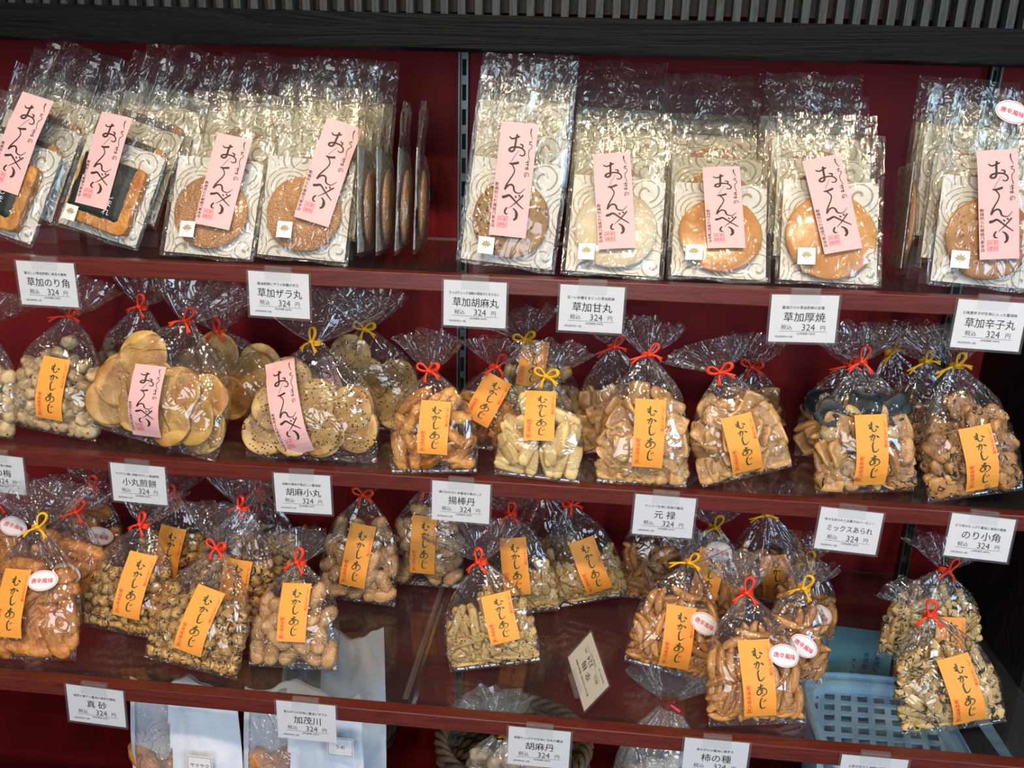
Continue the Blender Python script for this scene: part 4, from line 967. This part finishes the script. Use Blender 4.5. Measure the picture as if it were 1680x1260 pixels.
pouch('genroku', 2, (1222, 735), 125, (1236, 600), 'red', [(O, (1232, 645), (1216, 715))], 'tan square pouch behind the leaning one, label corner showing', G2, 32, lean=5, T=.036, tstyle=1)
pouch('genroku', 2, (1375, 752), 150, (1393, 598), 'red', [(O, (1408, 650), (1405, 735))], 'mixed cracker pouch behind, black seaweed in its top', G2, 36, lean=5, T=.038, tstyle=2, mixed=['peanut', 'kaki'])
pouch('norikaku', 2, (1545, 765), 130, (1515, 608), 'yellow', [], 'seaweed square pouch directly behind the right end one', G2, 36, lean=5, T=.036, tstyle=2)
pouch('norikaku', 2, (1480, 735), 110, (1458, 588), 'yellow', [], 'seaweed square pouch farthest back near the steel upright', G2, 28, lean=3, T=.03, tstyle=2)
# ================================================================== LOWEST SHELF POUCHES
pouch('spicyfry', 3, (45, 1086), 180, (64, 868), 'yellow', [(O, (28, 934), (12, 1046)), ('oval', (73, 952), 2)], 'pouch of spicy fried sticks with yellow tie and oval sticker, left end', G3, 34, lean=26, tstyle=0, fill=.8)
pouch('spicyfry', 3, (100, 1020), 150, (128, 846), 'red', [('oval', (116, 938), -10)], 'spicy fried stick pouch with red tie behind the yellow tied one', G3, 24, lean=14, tstyle=0)
pouch('spicyfry', 3, (150, 955), 120, (155, 800), 'red', [('oval', (166, 877), -12)], 'spicy fried stick pouch farthest back with round white sticker', G3, 20, lean=6, tstyle=0)
pouch('spicyfry', 3, (-10, 970), 120, (2, 830), 'red', [('oval', (18, 866), -12)], 'spicy fried pouch at the back cut off by the left edge', G3, 20, lean=6)
pouch('ball', 3, (203, 1046), 160, (238, 866), 'red', [(O, (232, 909), (206, 1013))], 'pouch of speckled ball crackers, left of the frontmost ball pouch', G3, 88, lean=22, tstyle=0, fill=.66)
pouch('ball', 3, (285, 975), 130, (286, 812), 'red', [(O, (283, 866), (270, 950))], 'speckled ball pouch at the back under the small round tag', G3, 60, lean=8, tstyle=0)
pouch('ball', 3, (312, 1106), 172, (362, 908), 'red', [(O, (346, 966), (305, 1071))], 'frontmost pouch of speckled ball crackers, leaning right', G3, 96, lean=26, tstyle=1, fill=.72)
pouch('ball', 3, (375, 1030), 150, (400, 838), 'red', [(O, (392, 918), (380, 1000))], 'speckled ball pouch behind the frontmost one, faded label', G3, 70, lean=12, tstyle=0)
pouch('ball', 3, (440, 975), 130, (425, 806), 'red', [], 'speckled ball pouch farthest back behind the sesame round tag', G3, 60, lean=6, tstyle=0)
pouch('peanut', 3, (480, 1098), 158, (492, 922), 'red', [(O, (484, 958), (479, 1052))], 'front pouch of sugared oval crackers with white bottom seal', G3, 56, lean=24, tstyle=0, fill=.78)
pouch('peanut', 3, (585, 990), 138, (598, 812), 'red', [(O, (595, 862), (577, 962))], 'sugared oval pouch right behind the front one', G3, 48, lean=12, tstyle=1, fill=.8)
pouch('peanut', 3, (697, 962), 135, (700, 800), 'red', [(O, (696, 848), (693, 941))], 'sugared oval pouch at the back beside the fried stick tag', G3, 48, lean=8, tstyle=1, fill=.85)
pouch('goma_stick', 3, (812, 1106), 160, (789, 932), 'red', [(O, (812, 975), (830, 1053))], 'front pouch of flat sesame sticks beside the bare shelf', G3, 62, lean=22, tstyle=0, fill=.8)
pouch('goma_stick', 3, (862, 1015), 120, (838, 850), 'red', [(O, (840, 885), (850, 975))], 'sesame stick pouch behind the front one', G3, 44, lean=10, tstyle=0)
pouch('goma_stick', 3, (970, 1002), 130, (932, 842), 'red', [(O, (953, 886), (985, 972))], 'sesame stick pouch leaning at the right of its group', G3, 48, lean=12, tstyle=1)
pouch('goma_stick', 3, (900, 950), 120, (890, 812), 'red', [], 'sesame stick pouch farthest back without label showing', G3, 40, lean=4, tstyle=1)
pouch('kaki', 3, (1092, 1112), 150, (1132, 932), 'yellow', [(O, (1117, 1001), (1104, 1106)), ('oval', (1155, 1022), -18)], 'front left pouch of spicy curved crackers with yellow tie', G3, 84, lean=22, tstyle=2, fill=.78)
pouch('kaki', 3, (1160, 1015), 130, (1172, 862), 'yellow', [(O, (1172, 905), (1150, 985)), ('oval', (1180, 905), -10)], 'spicy curved cracker pouch behind the front left one', G3, 50, lean=10, tstyle=0)
pouch('kaki', 3, (1078, 985), 140, (1090, 818), 'yellow', [], 'spicy curved cracker pouch farthest back behind the 元禄 tag', G3, 50, lean=6)
pouch('kaki', 3, (1242, 1196), 168, (1223, 978), 'red', [(O, (1236, 1050), (1250, 1178)), ('oval', (1286, 1075), -14)], 'large frontmost pouch of spicy curved crackers with red tie', G3, 96, lean=26, tstyle=0, fill=.78)
pouch('kaki', 3, (1290, 1118), 120, (1318, 968), 'yellow', [('oval', (1316, 1056), -25)], 'yellow tied spicy cracker pouch right behind the frontmost one', G3, 52, lean=16, tstyle=0)
pouch('kaki', 3, (1315, 1050), 110, (1326, 920), 'yellow', [('oval', (1343, 1005), -35)], 'spicy cracker pouch behind with its oval sticker tilted at the side', G3, 44, lean=8, tstyle=0)
pouch('kaki', 3, (1262, 995), 135, (1258, 848), 'yellow', [(O, (1268, 912), (1275, 990))], 'spicy cracker pouch at the back showing two brush characters', G3, 48, lean=4, tstyle=2)
pouch('noristick', 3, (1563, 1212), 178, (1522, 1022), 'red', [(O, (1563, 1078), (1598, 1190))], 'front pouch of pale seaweed flecked sticks at the right end', G3, 88, lean=22, tstyle=0, fill=.84)
pouch('noristick', 3, (1515, 1095), 165, (1548, 938), 'red', [(O, (1560, 1012), (1552, 1085))], 'seaweed stick pouch behind the front one at right', G3, 76, lean=10, tstyle=0, fill=.84)

# ================================================================== UNDER THE LOWEST SHELF
def paper_bag(cpx, Yb, wd, hgt, text, note, npos, lean=6, seed=1):
    q = at_y(cpx, 1180, Yb); B = Vector((q.x, Yb, CZ + .004)); a = math.radians(lean); mw = frame_mw(B, B + Vector((.02, math.sin(a), math.cos(a))))
    root = empty('paper_cracker_bag', mw, text, 'bag of rice crackers', 'white paper bags with a clear window below the lowest shelf')
    nx, nz = 40, 40; split = -.10
    def P(i, j, s):
        x = (i / nx - .5); z = hgt * j / nz; w = wd * (1 - .10 * (j / nz) ** 2)
        t = .022 * (1 - (2 * abs(x)) ** 3) * (1 - (j / nz) ** 2 * .9) * min(1, j / 5)
        y = (-t if s == 0 else t) + .0016 * noise.noise(Vector((x * 14, z * 40, s + seed * 3))) + .0025 * noise.noise(Vector((x * 5, z * 18, s + seed)))
        top = .010 * math.sin(x * 9 + seed) + .006 * noise.noise(Vector((x * 9, seed, 0)))
        return (x * w, y, z + top * (j / nz) ** 4)
    clear = MB(); paper = MB()
    for s in (0, 1):
        grid = [P(i, j, s) for j in range(nz + 1) for i in range(nx + 1)]
        fa = []; fb = []
        for j in range(nz):
            for i in range(nx):
                q = j * (nx + 1) + i; f = (q, q + 1, q + nx + 2, q + nx + 1)
                if s: f = f[::-1]
                edge = (i / nx - .5) < split + .04 * math.sin(j * .12) and i > 1 and j < nz - 1
                (fa if (edge and s == 0) else fb).append(f)
        clear.add(grid, fa); paper.add(grid, fb)
    clear.build('clear_window', 'white_film', root, True); paper.build('white_paper', 'sheer_paper', root, True)
    rnd = random.Random(seed)
    for k in range(9):
        link('cracker', PIECES['spicyfry']['m'][k % 4], root, Matrix.Translation((-wd * .30 + rnd.uniform(-.012, .035), -.004 + rnd.uniform(-.003, .008), .02 + k * hgt * .065)) @ Euler((rnd.uniform(-1, 1), rnd.uniform(0, 6), rnd.uniform(-.5, .5))).to_matrix().to_4x4())
    c = local_hit(*npos, mw, -.02)
    nt_ = MB().box(c.x - .016, c.x + .016, -.0242, -.0238, c.z - .013, c.z + .013).build('small_notice', 'oval_paper', root)
    acc = ([], []); put2(acc, text_2d(note, .0062), c.x, c.z); frame2(acc, c.x - .0148, c.x + .0148, c.z - .0118, c.z + .0118, .0004)
    link('lettering', mesh_from('lettering', [(x, -.0245, z) for x, z in acc[0]], acc[1], 'ink'), nt_)
    return root
paper_bag(290, -.085, .150, .258, 'white paper bag with clear window, left of its twin', 'サクサク', (330, 1252), lean=3, seed=1)
paper_bag(485, -.080, .160, .262, 'white paper bag with clear window behind the 加茂川 tag', 'うめ', (560, 1222), lean=3, seed=2)
paper_bag(540, .020, .150, .275, 'white paper bag standing behind the twins, seen through the glass', 'うめ', (560, 1330), lean=4, seed=3)

def wicker_basket(cx, cy, rx, ry, h, text):
    r = empty('wicker_basket', Matrix.Translation((cx, cy, CZ + .003)), text, 'basket', 'brown wicker baskets below the lowest shelf')
    mb = MB(); n = 120
    for k in range(12):
        z = .004 + k * h / 12
        mb.tube([((rx + .003 * math.sin(i * PI / 3 + k * PI)) * math.cos(2 * PI * i / n), (ry + .003 * math.sin(i * PI / 3 + k * PI)) * math.sin(2 * PI * i / n), z) for i in range(n)], .0048, 6, True)
    mb.build('woven_side', 'wicker', r, True)
    st = MB()
    for i in range(40):
        a = 2 * PI * i / 40; st.tube([(rx * math.cos(a), ry * math.sin(a), 0.002), (rx * math.cos(a), ry * math.sin(a), h)], .0028, 6)
    st.build('stakes', 'wicker', r, True)
    rim = MB()
    for q in range(3):
        rim.tube([((rx + .006 * math.cos(i * .5 + q * 2.09)) * math.cos(2 * PI * i / 150), (ry + .006 * math.cos(i * .5 + q * 2.09)) * math.sin(2 * PI * i / 150), h + .006 * math.sin(i * .5 + q * 2.09)) for i in range(150)], .0042, 6, True)
    rim.build('braided_rim', 'wicker', r, True)
    bs = MB(); V, F = ellipse2(rx, ry, 40, 2); bs.add([(x, y, .002) for x, y in V], F); bs.build('basket_floor', 'wicker', r)
    return r
wb = at_y(640, 1202, .15); wc = at_y(842, 1222, .03)
wicker_basket(wb.x - .10, .165, .10, .075, wb.z - CZ, 'wicker basket mostly hidden behind the white paper bags')
wicker_basket(wc.x, .035, .098, .085, wc.z - CZ, 'wicker basket holding the clear bag with gold tie')

def clear_bag(base_xyz, neck, wd, foil, text, seed, T=.07, fanup=True):
    B = Vector(base_xyz); Nn = at_y(neck[0], neck[1], B.y + .02); mw = frame_mw(B, Nn); P = Pouch(wd, (Nn - B).length, T, seed)
    root = empty('clear_bag', mw, text, 'bag of sweets'); fm = P.film_mesh(); link('film', fm, root); fm.materials[0] = M['white_film']
    rnd = random.Random(seed)
    for m_ in pack(P, PIECES['white_puff'], 34, .7, rnd): link('white_puff', rnd.choice(PIECES['white_puff']['m']), root, m_)
    t = MB()
    for k in range(4): t.tube([(.010 * math.cos(a), .009 * math.sin(a), -.005 + k * .0035 + .002 * math.sin(a + k)) for a in np.linspace(0, 2 * PI, 20, endpoint=False)], .0020, 5, True)
    t.tube([(0, -.01, 0), (-.014, -.014, .006), (-.026, -.013, .014)], [.003, .004, .003], 5, flat=.4); t.tube([(0, -.01, 0), (.012, -.014, -.006), (.022, -.013, -.012)], [.003, .004, .003], 5, flat=.4)
    t.build('foil_tie', foil, root, False, Matrix.Translation((0, 0, P.H)))
    return root
clear_bag((at_y(835, 1200, .03).x, .035, CZ + .014), (822, 1198), .125, 'gold_tie', 'clear bag of white puffs with gold foil tie in the wicker basket', 71)
cb = at_y(1085, 1230, .03); clear_bag((cb.x, .03, CZ + .004), (1098, 1150), .135, 'pink_tie', 'clear bag of white puffs with crimson foil tie under the lowest shelf', 72)

# pale plastic basket seen through the glass
def plastic_basket():
    zr = -.100; far = at_z(1440, 1108, zr); lf = at_z(1326, 1160, zr); W2 = .090; cx = lf.x + W2 + .002; D2 = .100; cy = far.y - D2
    r = empty('plastic_basket', Matrix.Translation((cx, cy, CZ + .004)), 'pale blue plastic basket with slotted floor seen through the lowest shelf', 'basket')
    h = zr - CZ - .004; n = 64
    def loop(wx, dy, z, p=4):
        out = []
        for i in range(n):
            a = 2 * PI * i / n; c, s_ = math.cos(a), math.sin(a); k = (abs(c) ** p + abs(s_) ** p) ** (-1 / p); out.append((wx * c * k, dy * s_ * k, z))
        return out
    fz = h - .024
    rings = [loop(W2, D2, h), loop(W2 + .004, D2 + .004, h - .004), loop(W2 + .003, D2 + .003, h - .012), loop(W2 - .002, D2 - .002, h - .010), loop(W2 - .010, D2 - .010, h - .006), loop(W2 - .013, D2 - .012, fz)]
    V = [p for q_ in rings for p in q_]; F = [(a * n + i, a * n + (i + 1) % n, (a + 1) * n + (i + 1) % n, (a + 1) * n + i) for a in range(len(rings) - 1) for i in range(n)]
    outer = [loop(W2 - .004, D2 - .004, h - .012), loop(W2 - .014, D2 - .012, 0)]; b = len(V); V += [p for q_ in outer for p in q_]; F += [(b + i, b + (i + 1) % n, b + n + (i + 1) % n, b + n + i) for i in range(n)]
    link('basket_wall', mesh_from('basket_wall', V, F, 'basket', True), r)
    g = MB(); w, d = W2 - .013, D2 - .012
    for i in range(8):
        t = -w + (i + .0) * 2 * w / 7; sk = .022
        g.add([(t - .0042 - sk, -d, fz), (t + .0042 - sk, -d, fz), (t + .0042 + sk, d, fz), (t - .0042 + sk, d, fz), (t - .0042 - sk, -d, fz - .003), (t + .0042 - sk, -d, fz - .003), (t + .0042 + sk, d, fz - .003), (t - .0042 + sk, d, fz - .003)],
              [(0, 1, 2, 3), (7, 6, 5, 4), (0, 4, 5, 1), (2, 6, 7, 3), (1, 5, 6, 2), (0, 3, 7, 4)])
    for j in range(9):
        t = -d + j * 2 * d / 8; g.box(-w - .003, w + .003, t - .0036, t + .0036, fz - .0026, fz + .0002)
    g.build('slotted_floor', 'basket', r)
    return r
plastic_basket()
bc = at_y(1406, 1080, .19)
mwb = Matrix.Translation(bc) @ Euler((math.radians(-10), math.radians(3), 0)).to_matrix().to_4x4()
nb = empty('notice_card', mwb, 'teal blue notice card with vertical lettering behind the pale basket', 'notice card')
hh = (bc.z - CZ) / math.cos(math.radians(10))
pc = MB().box(-.052, .048, -.0005, .0005, -hh + .006, .045).build('card', 'blue_card', nb)
acc = ([], []); put2(acc, text_2d('お客様にご', .0085, True), .028, -.004); put2(acc, text_2d('商標種ノ', .0085, True), .012, -.006); put2(acc, text_2d('大きめ', .0085, True), -.004, -.012)
link('lettering', mesh_from('lettering', [(x, -.0008, z) for x, z in acc[0]], acc[1], 'ink'), pc)
